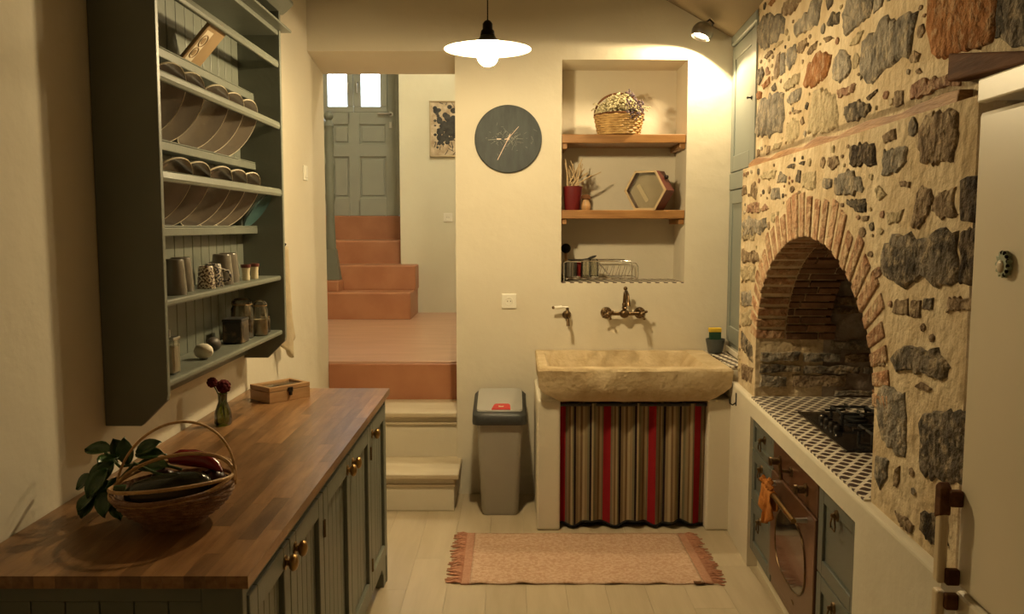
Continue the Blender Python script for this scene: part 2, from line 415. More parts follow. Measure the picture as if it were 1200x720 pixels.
# floor of pale boards
fl = struct('floor', MB().box(-1.17, 1.60, -1.0, 4.99, -0.08, -0.018), 'floor_under', 'pale wooden board floor of the kitchen')
_rf = random.Random(3); x = -1.17
while x < 1.58:
    wd = 0.176; y = -1.0 - _rf.random() * 1.2
    while y < 4.99:
        ln = 1.3 + _rf.random() * 0.7
        a, b = max(y, -1.0), min(y + ln, 4.99)
        if b - a > 0.05:
            part('floor_board', MB().box(x + 0.0005, min(x + wd, 1.60) - 0.0005, a + 0.0005, b - 0.0005, -0.018, 0.0), 'floor_board', fl)
        y += ln
    x += wd
struct('wall_left', MB().box(-1.35, LW, -1.0, YP, -0.1, 4.35), 'plaster', 'cream plastered wall behind the plate rack and long cabinet')
XO = -0.327
NX0, NX1, NZ0, NZ1, NYB = 0.287, 1.008, 1.266, 2.547, 5.33
wb_ = MB()
wb_.hexa([(LW, YB, 2.594), (XO, YB, 2.594), (XO, YP, 2.535), (LW, YP, 2.535), (LW, YB, 4.35), (XO, YB, 4.35), (XO, YP, 4.35), (LW, YP, 4.35)])
wb_.box(XO, NX0, YB, YP, -0.1, 4.35).box(NX0, NX1, YB, YP, -0.1, NZ0).box(NX0, NX1, YB, YP, NZ1, 4.35).box(NX1, 1.75, YB, YP, -0.1, 4.35)
wb_.box(NX0, NX1, NYB, YP, NZ0, NZ1)
wall_back = struct('wall_back', wb_, 'plaster', 'cream plastered back wall with a niche and an opening to the stairs')
# tiles on the floor of the niche
k = 0
for i in range(4):
    a = NX0 + (NX1 - NX0) * i / 4; b = NX0 + (NX1 - NX0) * (i + 1) / 4
    for (c, d) in ((YB + 0.004, 5.16), (5.16, NYB)):
        part('tile', MB().box(a + 0.001, b - 0.001, c, d - 0.002, NZ0, NZ0 + 0.005), 'tile_print_niche', wall_back)
struct('wall_front', MB().box(-1.35, 1.9, -1.15, -1.0, -0.1, 4.35), 'plaster', 'cream plastered wall behind the camera')
struct('ceiling', MB().hexa([(-1.35, -1.15, ceil_z(-1.35)), (1.9, -1.15, ceil_z(1.9)), (1.9, YB, ceil_z(1.9)), (-1.35, YB, ceil_z(-1.35)),
                             (-1.35, -1.15, 4.6), (1.9, -1.15, 4.6), (1.9, YB, 4.6), (-1.35, YB, 4.6)]), 'ceiling_paint', 'sloping brownish ceiling of the kitchen')

# ---- steps up from the kitchen
st = thing('kitchen_steps', 'two pale plastered steps up to the terracotta landing', None, (-0.7, 4.7, 0), kind='structure')
part('riser', MB().box(LW, -0.325, 4.675, YB, 0, 0.185), 'plaster', st, bevel=0.006)
part('moulding', MB().box(LW, -0.318, 4.665, YB, 0.145, 0.158), 'step_stone', st, bevel=0.003)
part('tread', MB().box(LW, -0.298, 4.645, 5.03, 0.188, 0.22), 'step_stone', st, bevel=0.008)
part('riser', MB().box(LW, XO, 5.02, YP, -0.1, 0.462), 'plaster', st)
part('moulding', MB().box(LW, XO, 5.005, 5.03, 0.418, 0.430), 'step_stone', st, bevel=0.003)
part('tread', MB().box(LW, XO, 4.985, YP, 0.464, 0.495), 'step_stone', st, bevel=0.008)
# ---- landing and hall stairs
hf = thing('floor_hall', 'polished pale terracotta landing floor of the hall', None, (-0.8, 6.5, 0.74), kind='structure')
part('landing', MB().box(-2.75, 0.9, 5.385, 8.46, 0.60, 0.741), 'terracotta_pale', hf, bevel=0.008)
part('riser', MB().box(LW, XO, 5.375, 5.50, 0.49, 0.725), 'terracotta', hf, bevel=0.006)
hs = thing('hall_stairs', 'four terracotta plastered stairs up to the grey panelled door', None, (-1.6, 8.5, 0.74), kind='structure')
part('stair_step', MB().box(-2.6, -0.935, 7.83, 8.47, 0.73, 0.989), 'terracotta', hs, bevel=0.015)
part('stair_step', MB().box(-2.6, -0.925, 8.16, 8.70, 0.98, 1.225), 'terracotta', hs, bevel=0.015)
part('stair_step', MB().box(-2.6, -1.08, 8.63, 9.35, 1.21, 1.454), 'terracotta', hs, bevel=0.015)
part('stair_step', MB().box(-2.6, -1.08, 9.27, 9.60, 1.44, 1.71), 'terracotta', hs, bevel=0.012)
part('side_kerb', MB().box(-2.6, -1.615, 7.95, 8.2, 0.98, 1.0905), 'terracotta', hs, bevel=0.015)
struct('wall_hall_back', MB().box(-1.10, 0.95, 8.45, 9.6, 0.7, 4.3), 'plaster_hall', 'pale plastered hall wall with the small painting')
struct('wall_hall_left', MB().box(-2.95, -2.75, 5.39, 9.6, 0.6, 4.3), 'plaster_hall', 'pale plastered wall on the far side of the hall stairs')
struct('wall_hall_right', MB().box(0.9, 1.1, 5.39, 8.45, 0.6, 4.3), 'plaster_hall', 'pale plastered hall wall behind the kitchen niche')
struct('wall_hall_front', MB().box(-2.95, -1.35, 5.2, YP, 0.6, 4.3), 'plaster_hall', 'pale plastered hall wall beside the opening')
struct('ceiling_hall', MB().box(-2.95, 1.1, 5.2, 9.8, 4.2, 4.35), 'plaster_hall', 'pale ceiling of the hall')
DX0, DX1, DY, DZ0, DZ1 = -2.21, -1.25, 9.33, 1.712, 3.76
struct('wall_door', MB().box(-2.8, DX0 - 0.03, 9.36, 9.6, 1.4, 4.3).box(DX0 - 0.03, -1.1, 9.36, 9.6, DZ1 + 0.03, 4.3), 'plaster_hall', 'pale plastered wall around the grey entrance door')
# entrance door with two small casements
dr = thing('door_1', 'grey-green panelled entrance door with two bright little windows', None, (-1.73, DY, DZ0), kind='structure')
def dpx(px0, px1, py0, py1, y0, y1, mb=None):
    p = onY(px0, py1, DY); q = onY(px1, py0, DY)
    return (mb or MB()).box(p.x, q.x, y0, y1, p.z, q.z)
part('door_frame', MB().box(DX1, -1.10, DY - 0.03, DY + 0.10, DZ0, DZ1 + 0.03).box(DX0 - 0.05, DX0, DY - 0.03, DY + 0.10, DZ0, DZ1 + 0.03).box(DX0, DX1, DY - 0.03, DY + 0.1, DZ1, DZ1 + 0.05), 'sage_hall', dr, bevel=0.004)
zc0 = onY(414, 132, DY).z
xm = onY(414, 132, DY).x
leaf = part('door_leaf', MB().box(DX0, DX1, DY + 0.012, DY + 0.05, DZ0, zc0).box(DX0, DX0 + 0.06, DY + 0.012, DY + 0.05, zc0, DZ1).box(DX1 - 0.115, DX1, DY + 0.012, DY + 0.05, zc0, DZ1)
            .box(DX0, DX1, DY + 0.012, DY + 0.05, DZ1 - 0.25, DZ1), 'sage_hall', dr)
# stiles and rails proud of the recessed panels
rails = MB()
def rail(px0, px1, py0, py1): dpx(px0, px1, py0, py1, DY - 0.012, DY + 0.014, rails)
for (a, b) in ((362, 390), (410, 421), (453, 466)): rail(a, b, 132, 253)
for (a, b) in ((132, 146), (169, 184), (232, 253)):
    rail(390, 410, a, b); rail(421, 453, a, b)
part('rail_frame', rails, 'sage_hall', leaf, bevel=0.006)
for (a, b, c, d) in ((390, 410, 146, 169), (421, 453, 146, 169), (390, 410, 184, 232), (421, 453, 184, 232)):
    part('raised_panel', dpx(a + 3, b - 3, c + 2.5, d - 2.5, DY + 0.0, DY + 0.02), 'sage_hall', leaf, bevel=0.008)
for (a, b, g0, g1) in ((375, 413, 384, 406), (414.6, 453, 423, 445)):
    cs = MB(); o0 = onY(a, 132, DY); o1 = onY(b, 60, DY); i0 = onY(g0, 125, DY); i1 = onY(g1, 68, DY)
    y0, y1 = DY - 0.01, DY + 0.035
    cs.box(o0.x, o1.x, y0, y1, o0.z, i0.z).box(o0.x, o1.x, y0, y1, i1.z, DZ1 - 0.25).box(o0.x, i0.x, y0, y1, i0.z, i1.z).box(i1.x, o1.x, y0, y1, i0.z, i1.z)
    c_ = part('casement', cs, 'sage_hall', dr, bevel=0.006)
    part('pane', MB().box(i0.x, i1.x, DY + 0.01, DY + 0.014, i0.z, i1.z), 'window_glass', c_)
    hx = onY(408.5 if a < 400 else 419, 104, DY)
    part('casement_handle', MB().tube([(hx.x, DY - 0.012, hx.z + 0.06), (hx.x, DY - 0.05, hx.z + 0.06), (hx.x, DY - 0.05, hx.z - 0.05)], 0.012), 'steel', c_, smooth=True)
h = onY(458, 134, DY)
hd = part('handle', MB().lathe([(0.0, 0), (0.028, 0), (0.028, 0.012), (0.0, 0.012)], (h.x, DY - 0.012, h.z), 16, axis='y').tube([(h.x, DY - 0.02, h.z), (h.x, DY - 0.06, h.z), (h.x - 0.13, DY - 0.06, h.z)], 0.012), 'steel', dr, smooth=True)
h2 = onY(458, 147, DY)
part('lock_plate', MB().box(h2.x - 0.02, h2.x + 0.02, DY - 0.02, DY - 0.008, h2.z - 0.035, h2.z + 0.035), 'steel', dr, bevel=0.008)

# ---- right-hand stone wall (frame R: t, s, z)
TL, TU, SE, ZL = 0.03, 0.09, 4.36, 1.885       # lower face, upper face, far end, ledge height
A_C, A_A, A_B, A_S = 3.205, 0.765, 0.505, 1.057  # arch centre, half width, rise, springing height
TZ = 0.80                                      # height of the tiled hob counter
def arch(u, da=0.0, db=0.0):                   # u in degrees, 0 = near end, 180 = far end
    a = R_(u); return (A_C - (A_A + da) * math.cos(a), A_S + (A_B + db) * math.sin(a))
NA = 36
prof = [(A_C - A_A, TZ)] + [arch(180 * i / NA) for i in range(NA + 1)] + [(A_C + A_A, TZ)]
mw = MB(); TD = 0.34
_rm = random.Random(5)
mw.box(TL, TD, 1.90, A_C - A_A, TZ - 0.02, ZL); mw.box(TL, TD, A_C + A_A, SE, TZ - 0.02, ZL)
for i in range(1, NA + 1):
    (s0, z0), (s1, z1) = prof[i], prof[i + 1]
    mw.hexa([(TL, s0, z0), (TD, s0, z0), (TD, s1, z1), (TL, s1, z1), (TL, s0, ZL), (TD, s0, ZL), (TD, s1, ZL), (TL, s1, ZL)])
wl = struct('wall_right_lower', mw, 'mortar', 'rough rubble stone wall with the brick hearth arch', 'R')
wu = struct('wall_right_upper', MB().box(TU, 0.60, 0.9, SE, 1.93, 2.95).box(TU, 0.40, 1.90, SE, ZL - 0.02, 1.95).box(0.66, 0.8, -1.2, 1.9, 0, 2.95).box(0.60, 0.8, -1.2, 1.0, 0, 2.95), 'mortar', 'rubble stone wall above the hearth beam', 'R')
struct('wall_right_corner', MB().box(0.15, 0.45, SE, 5.03, -0.1, 2.95), 'plaster', 'plastered wall behind the corner cupboard', 'R')
# firebox behind the arch
fb = MB()
fb.box(TD, 1.15, A_C + A_A - 0.0, A_C + A_A + 0.2, TZ - 0.02, 1.95).box(TD, 1.15, A_C - A_A - 0.2, A_C - A_A, TZ - 0.02, 1.95)
fb.box(1.0, 1.15, A_C - A_A - 0.2, A_C + A_A + 0.2, TZ - 0.02, 1.95).box(TD, 1.15, A_C - A_A - 0.2, A_C + A_A + 0.2, 1.86, 2.0)
wf = struct('wall_hearth', fb, 'mortar_inner', 'mottled grey-brown stone inside of the hearth', 'R')  # greyer, darker mortar than on the outer wall

# stones -------------------------------------------------------------
def stone_mesh(poly, t, depth, rnd, nsub=14, rough=0.17, face=True):
    """irregular stone in the wall plane: outline (s,z), proud of face t by depth"""
    n = len(poly); cx = sum(p[0] for p in poly) / n; cz = sum(p[1] for p in poly) / n
    pts = []
    per = [math.hypot(poly[(i + 1) % n][0] - poly[i][0], poly[(i + 1) % n][1] - poly[i][1]) for i in range(n)]
    tot = sum(per); step = tot / max(nsub, n)
    for i in range(n):
        k = max(1, int(round(per[i] / step)))
        for j in range(k):
            f = j / k
            pts.append((poly[i][0] + (poly[(i + 1) % n][0] - poly[i][0]) * f, poly[i][1] + (poly[(i + 1) % n][1] - poly[i][1]) * f))
    size = tot / 6; m = len(pts); smax = SE - 0.006 if face else 99
    pts = [(a + rnd.uniform(-1, 1) * rough * size * 0.45, b + rnd.uniform(-1, 1) * rough * size * 0.45) for a, b in pts]
    vs = []
    for sc, dt in ((1.04, -0.012), (1.0, depth * 0.35), (0.93, depth * 0.95), (0.55, depth * 1.0)):
        for (a, b) in pts:
            j = rnd.uniform(-1, 1) * depth * 0.22 if dt > 0 else 0
            vs.append((t - dt - j, min(cx + (a - cx) * sc, smax), cz + (b - cz) * sc))
    vs.append((t - depth * rnd.uniform(0.85, 1.25), min(cx, smax), cz))
    fs = []
    for r in range(3):
        for i in range(m):
            j = (i + 1) % m; fs.append((r * m + i, r * m + j, (r + 1) * m + j, (r + 1) * m + i))
    for i in range(m): fs.append((3 * m + i, 3 * m + (i + 1) % m, 4 * m))
    # keep the outline counter-clockwise as seen from the room
    ar = sum(pts[i][0] * pts[(i + 1) % m][1] - pts[(i + 1) % m][0] * pts[i][1] for i in range(m))
    if ar > 0: fs = [tuple(reversed(f)) for f in fs]
    mb = MB(); mb._add(vs, fs); return mb
CROPS = {'A': (870, 0, 5.54), 'B': (870, 90, 5.54), 'C': (1000, 0, 3.0), 'D': (860, 180, 4.0), 'E': (1000, 200, 3.275), 'F': (1000, 400, 3.0), 'G': (820, 230, 3.0), 'H': (840, 0, 2.77)}
STONES = [
 ('A', 'grey', 'u', 95,190,140,110,230,80,280,130,270,210,220,260,150,320,95,280),
 ('A', 'brown', 'u', 260,80,280,20,330,-20,390,-10,360,40,330,90,270,100),
 ('A', 'grey', 'u', 340,180,370,130,440,70,480,-20,525,-20,500,110,490,160,420,200,350,240),
 ('A', 'dark', 'u', 550,150,590,80,635,85,630,150,560,175),
 ('A', 'grey', 'u', 655,110,690,-20,860,-20,840,90,760,170,680,250,660,180),
 ('A', 'grey', 'u', 868,-20,925,-20,910,40,855,88),
 ('A', 'dark', 'u', 545,-20,595,-20,590,25,560,65),
 ('H', 'grey', 'u', 470,250,475,140,520,105,545,55,590,75,610,35,650,45,640,100,625,180,590,210,500,265),
 ('A', 'orange', 'u', 400,560,430,430,490,350,540,330,578,370,560,480,480,550,430,570),
 ('A', 'grey', 'u', 585,470,600,380,650,310,700,360,710,450,690,500,640,530,595,510),
 ('A', 'grey', 'u', 285,400,300,310,350,290,355,380,310,450,290,430),
 ('A', 'brown', 'u', 205,480,230,350,248,340,243,490,210,520),
 ('A', 'grey', 'u', 252,350,280,340,280,470,248,490),
 ('A', 'brown', 'u', 145,370,190,320,200,345,160,380),
 ('A', 'dark', 'u', 95,470,130,435,145,480,110,560,90,530),
 ('A', 'orange', 'u', 130,560,180,500,180,545,140,580),
 ('A', 'dark', 'u', 190,570,215,540,225,580,205,600),
 ('A', 'brown', 'u', 425,350,440,310,490,270,485,310,440,360),
 ('A', 'brown', 'u', 360,340,370,280,420,250,420,290,390,350),
 ('A', 'tan', 'u', 270,580,290,530,340,490,380,480,365,550,290,590),
 ('A', 'grey', 'u', 295,640,320,600,385,575,380,640,330,680,300,670),
 ('A', 'orange', 'u', 90,620,105,590,130,600,125,640,100,650),
 ('A', 'brown', 'u', 530,250,560,235,600,245,550,275),
 ('A', 'red', 'u', 620,590,740,540,730,590,630,640),
 ('A', 'orange', 'u', 170,30,200,-10,218,5,190,40),
 ('A', 'brown', 'u', 80,90,100,80,110,105,85,120),
 ('A', 'tan', 'u', 215,300,240,270,270,265,230,310),
 ('A', 'tan', 'u', 700,290,760,210,790,195,760,280,710,300),
 ('B', 'grey', 'u', 85,380,95,250,130,150,200,115,270,110,275,200,260,370,180,390),
 ('B', 'tan', 'u', 435,380,440,220,470,90,520,85,600,120,622,190,620,320,520,370),
 ('B', 'tan', 'u', 280,430,290,310,330,270,370,290,370,390,330,430),
 ('B', 'dark', 'u', 665,240,670,190,740,150,800,170,845,190,830,230,760,280,690,290),
 ('B', 'dark', 'u', 408,210,420,165,434,170,422,215),
 ('B', 'brown', 'u', 335,215,385,215,380,235,340,240),
 ('B', 'brown', 'u', 380,290,395,255,405,300,390,315),
 ('B', 'black', 'u', 810,140,880,75,882,95,825,155),
 ('B', 'brown', 'u', 95,525,100,470,118,475,110,515),
 ('B', 'brown', 'u', 160,505,165,450,183,445,178,495),
 ('B', 'tan', 'u', 195,480,210,440,260,430,245,465),
 ('C', 'orange', 'u', 262,100,270,-40,500,-40,500,130,440,170,380,180,310,215,270,180),
 ('C', 'dark', 'u', 508,-40,640,-40,640,150,600,165,560,170,508,132),
 ('C', 'brown', 'u', 200,200,215,180,238,190,230,220,205,222),
 ('C', 'red', 'u', 205,310,215,290,380,250,385,295,210,355),
 ('C', 'brown', 'u', 143,372,150,320,177,315,177,365,152,378),
 ('C', 'brown', 'u', 222,250,235,240,245,255,230,262),
 ('C', 'brown', 'l', 230,520,235,440,270,400,360,380,375,430,355,560,300,580,240,570),
 ('B', 'black', 'l', 700,580,705,440,860,430,875,560,850,590,790,560,770,590,710,580),
 ('C', 'grey', 'l', 105,610,110,530,190,515,190,570,150,610,110,620),
 ('C', 'brown', 'l', 103,475,150,453,155,490,115,505),
 ('D', 'grey', 'l', 475,190,480,110,540,80,600,110,610,170,560,195,500,200),
 ('D', 'tan', 'l', 322,160,325,90,385,85,385,165,350,172),
 ('D', 'grey', 'l', 415,150,425,120,465,120,460,160,430,170),
 ('D', 'dark', 'l', 535,220,620,215,625,270,580,272,540,240),
 ('D', 'brown', 'l', 440,50,450,20,490,10,495,50,465,80),
 ('D', 'brown', 'l', 80,200,85,150,100,125,112,170,105,215),
 ('D', 'grey', 'l', 175,200,185,165,215,165,220,210,180,215),
 ('D', 'brown', 'l', 40,200,45,150,60,150,62,190),
 ('D', 'grey', 'l', 205,135,220,85,250,110,245,135),
 ('D', 'dark', 'l', 290,130,305,75,317,80,312,140),
 ('D', 'tan', 'l', 130,110,150,84,205,80,190,120,150,125),
 ('D', 'red', 'l', 65,275,70,235,120,232,120,278),
 ('D', 'red', 'l', 130,265,150,235,165,260,140,272),
 ('D', 'grey', 'l', 40,320,60,300,150,305,155,350,110,380,50,390),
 ('D', 'brown', 'l', 835,345,850,240,880,150,930,170,940,220,900,310,870,350),
 ('D', 'brown', 'l', 935,270,945,210,985,170,1040,165,1030,230,1050,290,980,310),
 ('D', 'black', 'l', 1068,310,1068,122,1150,95,1160,210,1140,322),
 ('E', 'dark', 'l', 115,370,120,280,180,250,250,245,340,235,405,235,408,300,405,430,300,435,250,410,200,445,140,430),
 ('E', 'black', 'l', 414,235,480,215,478,440,414,435),
 ('E', 'brown', 'l', 155,550,160,500,215,490,215,555),
 ('E', 'brown', 'l', 222,560,225,495,262,500,260,565),
 ('E', 'dark', 'l', 268,530,275,490,310,488,305,535),
 ('E', 'brown', 'l', 360,540,370,490,470,485,465,535),
 ('D', 'tan', 'l', 665,170,680,145,720,190,685,225),
 ('D', 'brown', 'l', 780,130,830,135,828,158,785,155),
 ('D', 'tan', 'l', 720,280,800,265,780,320,730,330),
 ('D', 'brown', 'l', 598,292,636,290,632,312,606,318),
 ('D', 'dark', 'l', 252,66,268,50,290,50,285,70),
 ('D', 'dark', 'l', 306,48,320,38,335,36,330,54),
 ('F', 'dark', 'l', 135,75,150,30,200,15,300,30,340,80,330,130,260,115,150,105),
 ('F', 'brown', 'l', 220,160,240,145,280,165,260,180),
 ('F', 'grey', 'l', 88,190,104,150,185,180,185,400,160,400,106,350,92,300),
 ('F', 'dark', 'l', 235,290,260,245,310,240,400,250,410,330,400,500,320,500,240,460),
 ('F', 'grey', 'l', 78,470,84,400,125,420,120,480,95,520),
 ('F', 'brown', 'l', 145,510,150,450,165,440,165,490,155,515),
 ('F', 'black', 'l', 235,660,240,605,330,600,335,720,300,720,260,700),
 ('F', 'brown', 'l', 150,600,190,620,215,650,205,680,170,650),
 ('F', 'brown', 'l', 88,60,95,34,115,40,112,85,92,88),
 ('F', 'brown', 'l', 355,430,380,400,400,420,390,455,362,450),
 ('G', 'brown', 'l', 150,190,203,200,210,230,150,230),
 ('G', 'tan', 'l', 148,250,196,242,196,296,150,300),
 ('G', 'dark', 'l', 148,478,186,530,188,585,148,530),
 ('G', 'brown', 'l', 148,590,188,602,182,655,150,640),
 ('G', 'tan', 'l', 150,110,198,118,190,160,152,152),
 ('G', 'grey', 'l', 150,340,180,332,184,380,152,390),
 ('G', 'tan', 'l', 150,410,182,402,184,450,152,455),
]
_rs = random.Random(11); used = {'u': [], 'l': []}
for e in STONES:
    ox, oy, sc = CROPS[e[0]]; lv = e[2]; t = TU if lv == 'u' else TL
    poly = [onR(ox + e[i] / sc, oy + e[i + 1] / sc, t) for i in range(3, len(e), 2)]
    s0, s1 = min(p[0] for p in poly), max(p[0] for p in poly); z0, z1 = min(p[1] for p in poly), max(p[1] for p in poly)
    used[lv].append((s0, s1, z0, z1))
    big = max(s1 - s0, z1 - z0)
    part('stone', stone_mesh(poly, t, 0.004 + 0.016 * min(big, 0.4), _rs, nsub=14 if big < 0.12 else 34), 'stone_' + e[1], wl if lv == 'l' else wu, smooth=50)
# stones outside the picture, and small packing stones between the large ones
def free(lv, s, z, r):
    return all(s < a - r or s > b + r or z < c - r or z > d + r for a, b, c, d in used[lv])
def in_arch(s, z, m=0.16):
    ds = (s - A_C) / (A_A + m)
    if abs(ds) >= 1: return False
    return z < A_S or z < A_S + (A_B + m) * math.sqrt(1 - ds * ds)
def blob(s, z, a, b, rnd, n=8):
    r0 = rnd.uniform(0, 6.28); return [(s + a * math.cos(r0 + 6.283 * i / n) * rnd.uniform(0.75, 1.1), z + b * math.sin(r0 + 6.283 * i / n) * rnd.uniform(0.75, 1.1)) for i in range(n)]
kinds = ['brown', 'brown', 'tan', 'grey', 'dark', 'red', 'tan']
for lv, n, sz in (('u', 120, 0.06), ('u', 900, 0.024), ('u', 900, 0.013), ('l', 900, 0.024), ('l', 1200, 0.013)):
    for _ in range(n):
        s = _rs.uniform(0.95, 4.33) if lv == 'u' else _rs.uniform(1.95, 4.33)
        z = _rs.uniform(1.96, 2.66) if lv == 'u' else _rs.uniform(0.84, 1.86)
        a = sz * _rs.uniform(0.7, 1.5); b = a * _rs.uniform(0.45, 0.8)
        if lv == 'u' and sz > 0.05:
            if z - b < 2.12: continue
            a *= 1.4; b = a * _rs.uniform(0.6, 1)
            if s > 1.8 and z < 2.5: continue
        if lv == 'l' and (in_arch(s, z) or (s < 2.5 and _rs.random() < 0.93)): continue
        if lv == 'u' and z - b < 1.95: continue
        if not free(lv, s, z, max(a, b) * (1.25 if sz > 0.05 else 1.05)): continue
        used[lv].append((s - a, s + a, z - b, z + b))
        part('stone', stone_mesh(blob(s, z, a, b, _rs), TU if lv == 'u' else TL, 0.004 + 0.02 * a, _rs, nsub=10), 'stone_' + _rs.choice(kinds), wl if lv == 'l' else wu, smooth=50)
# brick voussoirs round the arch
NB = 28
for i in range(NB):
    u0 = 2 + 176 * i / NB; u1 = 2 + 176 * (i + 1) / NB
    g = 0.7 + _rs.random() * 0.5
    L_ = 0.118 + _rs.uniform(-0.022, 0.03) + 0.03 * math.sin(R_(u0))
    (a0, b0), (a1, b1) = arch(u0 + g), arch(u1 - g)
    (c0, d0), (c1, d1) = arch(u0 + g * 1.1, L_, L_), arch(u1 - g * 1.1, L_, L_)
    t0 = TL - 0.002 - _rs.random() * 0.006
    e0 = 0.002 + _rs.random() * 0.006
    def dn(p, c): return (p[0] + (A_C - p[0]) * e0 * 1.2, p[1] - e0)
    a, b = dn((a0, b0), 0), dn((a1, b1), 0)
    vm = MB().hexa([(t0, a[0], a[1]), (0.16, a[0], a[1]), (0.16, b[0], b[1]), (t0, b[0], b[1]),
                    (t0, c0, d0), (0.16, c0, d0), (0.16, c1, d1), (t0, c1, d1)])
    part('brick', vm, 'brick_clay', wl, bevel=0.005)
# pale bricks of the near jamb below the springing
for i in range(5):
    z0 = TZ + 0.03 + i * 0.047
# courses of the vault behind the voussoirs
NV = 40
for i in range(NV):
    u0 = 1 + 178 * i / NV; u1 = 1 + 178 * (i + 1) / NV - 0.9
    e0 = -0.004 - _rs.random() * 0.012
    (a0, b0), (a1, b1) = arch(u0, e0, e0), arch(u1, e0, e0); (c0, d0), (c1, d1) = arch(u0, 0.02, 0.02), arch(u1, 0.02, 0.02)
    cut = 0.16 + _rs.uniform(0.03, 0.17)
    for (ta, tb) in ((0.165, cut), (cut + 0.006, TD + 0.02 + _rs.random() * 0.03)):
        part('brick', MB().hexa([(ta, a0, b0), (tb, a0, b0), (tb, a1, b1), (ta, a1, b1), (ta, c0, d0), (tb, c0, d0), (tb, c1, d1), (ta, c1, d1)]), 'brick_brown', wl, bevel=0.004)
# flat stones coursed on the far cheek of the hearth (plane s = A_C + A_A) and on its back
zz = TZ + 0.012; SF = A_C + A_A
row = 0
while zz < 1.80:
    hh = _rs.uniform(0.022, 0.06); tt = 0.05 if zz < A_S - 0.03 else TD + 0.03
    while tt < 0.98:
        ln = _rs.uniform(0.06, 0.26); te = min(tt + ln, 0.99)
        if te - tt > 0.03 and _rs.random() < 0.62:
            poly = [(tt + 0.004, zz), (te - 0.006, zz + _rs.uniform(-.006, .006)), (te - 0.003, zz + hh * _rs.uniform(.75, 1)), (tt + 0.006, zz + hh * _rs.uniform(.75, 1))]
            mb = stone_mesh([(p[0], p[1]) for p in poly], 0, 0.012, _rs, nsub=16, rough=0.13, face=False)
            mb.v = [Vector((p.y, SF + p.x, p.z)) for p in mb.v]; mb.f = [tuple(reversed(f)) for f in mb.f]
            part('stone', mb, 'stone_' + _rs.choice(['brown', 'grey', 'brown', 'dark', 'grey', 'dark']), wf, smooth=50)
        tt = te + _rs.uniform(0.004, 0.02)
    zz += hh + _rs.uniform(0.006, 0.014); row += 1
# roughly hewn beam along the ledge
bm_ = MB(); pts = []
NBm = 26
for i in range(NBm + 1):
    s = 2.06 + (4.355 - 2.06) * i / NBm
    zt = 1.918 + 0.008 * math.sin(i * 1.1) + _rs.uniform(-.004, .004); zb = 1.880 + 0.008 * math.sin(i * 0.8 + 2) + _rs.uniform(-.004, .004)
    pts.append((s, zb, zt))
vs = []
for s, zb, zt in pts: vs += [(0.052, s, zb), (0.30, s, zb), (0.30, s, zt), (0.058, s, zt)]
fs = [(4 * i + a, 4 * i + b, 4 * i + 4 + b, 4 * i + 4 + a) for i in range(NBm) for a, b in ((0, 1), (1, 2), (2, 3), (3, 0))] + [(3, 2, 1, 0), tuple(4 * NBm + q for q in (0, 1, 2, 3))]
bm_._add(vs, fs)
solo('hearth_beam', bm_, 'beam_wood', 'long roughly hewn brown wooden beam set in the stone wall above the arch', 'beam', (0.06, 3.2, 1.88), 'R', bevel=0.004)
solo('lintel_beam', MB().hexa([(0.045, 1.62, 1.915), (0.42, 1.62, 1.915), (0.42, 2.10, 1.945), (0.045, 2.10, 1.945), (0.045, 1.62, 1.925), (0.42, 1.62, 1.925), (0.42, 2.10, 2.012), (0.045, 2.10, 2.012)]), 'dark_wood', 'dark stained wooden lintel beam above the fridge', 'beam', (0.2, 1.5, 1.945), 'R', bevel=0.008)

# plastered base under the hob counter
pb = MB()
S0, S1, S2, S3, S4, S5 = 1.90, 2.475, 2.875, 3.505, 3.905, 4.375
pb.box(0, 0.06, S1, S4, 0.72, TZ - 0.016).box(0, 0.6, S0, S1, 0, TZ - 0.016).box(0, 0.6, S4, S5, 0, TZ - 0.016).box(0.05, 0.6, S1, S4, 0, 0.0899)
pb.box(0.60, 0.66, S0, S5, 0, TZ - 0.03).box(0.055, 1.0, S1 - 0.03, S4 + 0.06, 0.755, TZ - 0.006)
hb = struct('wall_right_base', pb, 'plaster', 'cream plastered base under the tiled hob counter', 'R')
part('nosing', MB().prism([(0.0, TZ - 0.016), (0.002, TZ - 0.010), (0.006, TZ - 0.0055), (0.014, TZ - 0.004), (0.058, TZ - 0.004), (0.058, TZ - 0.016)], S0, S5, 'y'), 'plaster', hb)
tw = 0.2; i = 0
s = A_C - A_A + 0.002
while s < A_C + A_A - 0.01:
    se = min(s + tw, A_C + A_A - 0.002); t = 0.012
    while t < 0.99:
        te = min(t + tw, 0.995)
        part('tile', MB().box(t, te - 0.0015, s, se - 0.0015, TZ - 0.006, TZ + 0.002), 'tile_print', hb)
        t += tw
    s += tw

# ================================================================ LAMPS
PL = onY(571.5, 58, 3.65)          # centre of the pendant's rim
pl = thing('pendant_lamp', 'dark enamel dish pendant lamp glowing white on a thin cord', 'lamp', (PL.x, PL.y, PL.z))
prof_o = [(0.182, 0.0), (0.180, 0.003), (0.120, 0.012), (0.060, 0.028), (0.038, 0.042), (0.030, 0.056)]
prof_i = [(0.0, 0.054), (0.029, 0.053), (0.037, 0.038), (0.059, 0.024), (0.119, 0.008), (0.177, 0.0005), (0.182, 0.0)]
part('shade', MB().lathe(prof_o, PL, 48), 'enamel_green', pl, smooth=60)
part('shade_lining', MB().lathe(prof_i, PL, 48), 'enamel_white', pl, smooth=60)
part('socket', MB().lathe([(0.030, 0.060), (0.028, 0.075), (0.021, 0.082), (0.021, 0.104), (0.013, 0.115), (0.004, 0.12)], PL, 24), 'dark_metal', pl, smooth=True)
part('bulb', MB().ball((PL.x, PL.y, PL.z - 0.026), 0.044, seg=24, rings=16), 'bulb', pl, smooth=True)
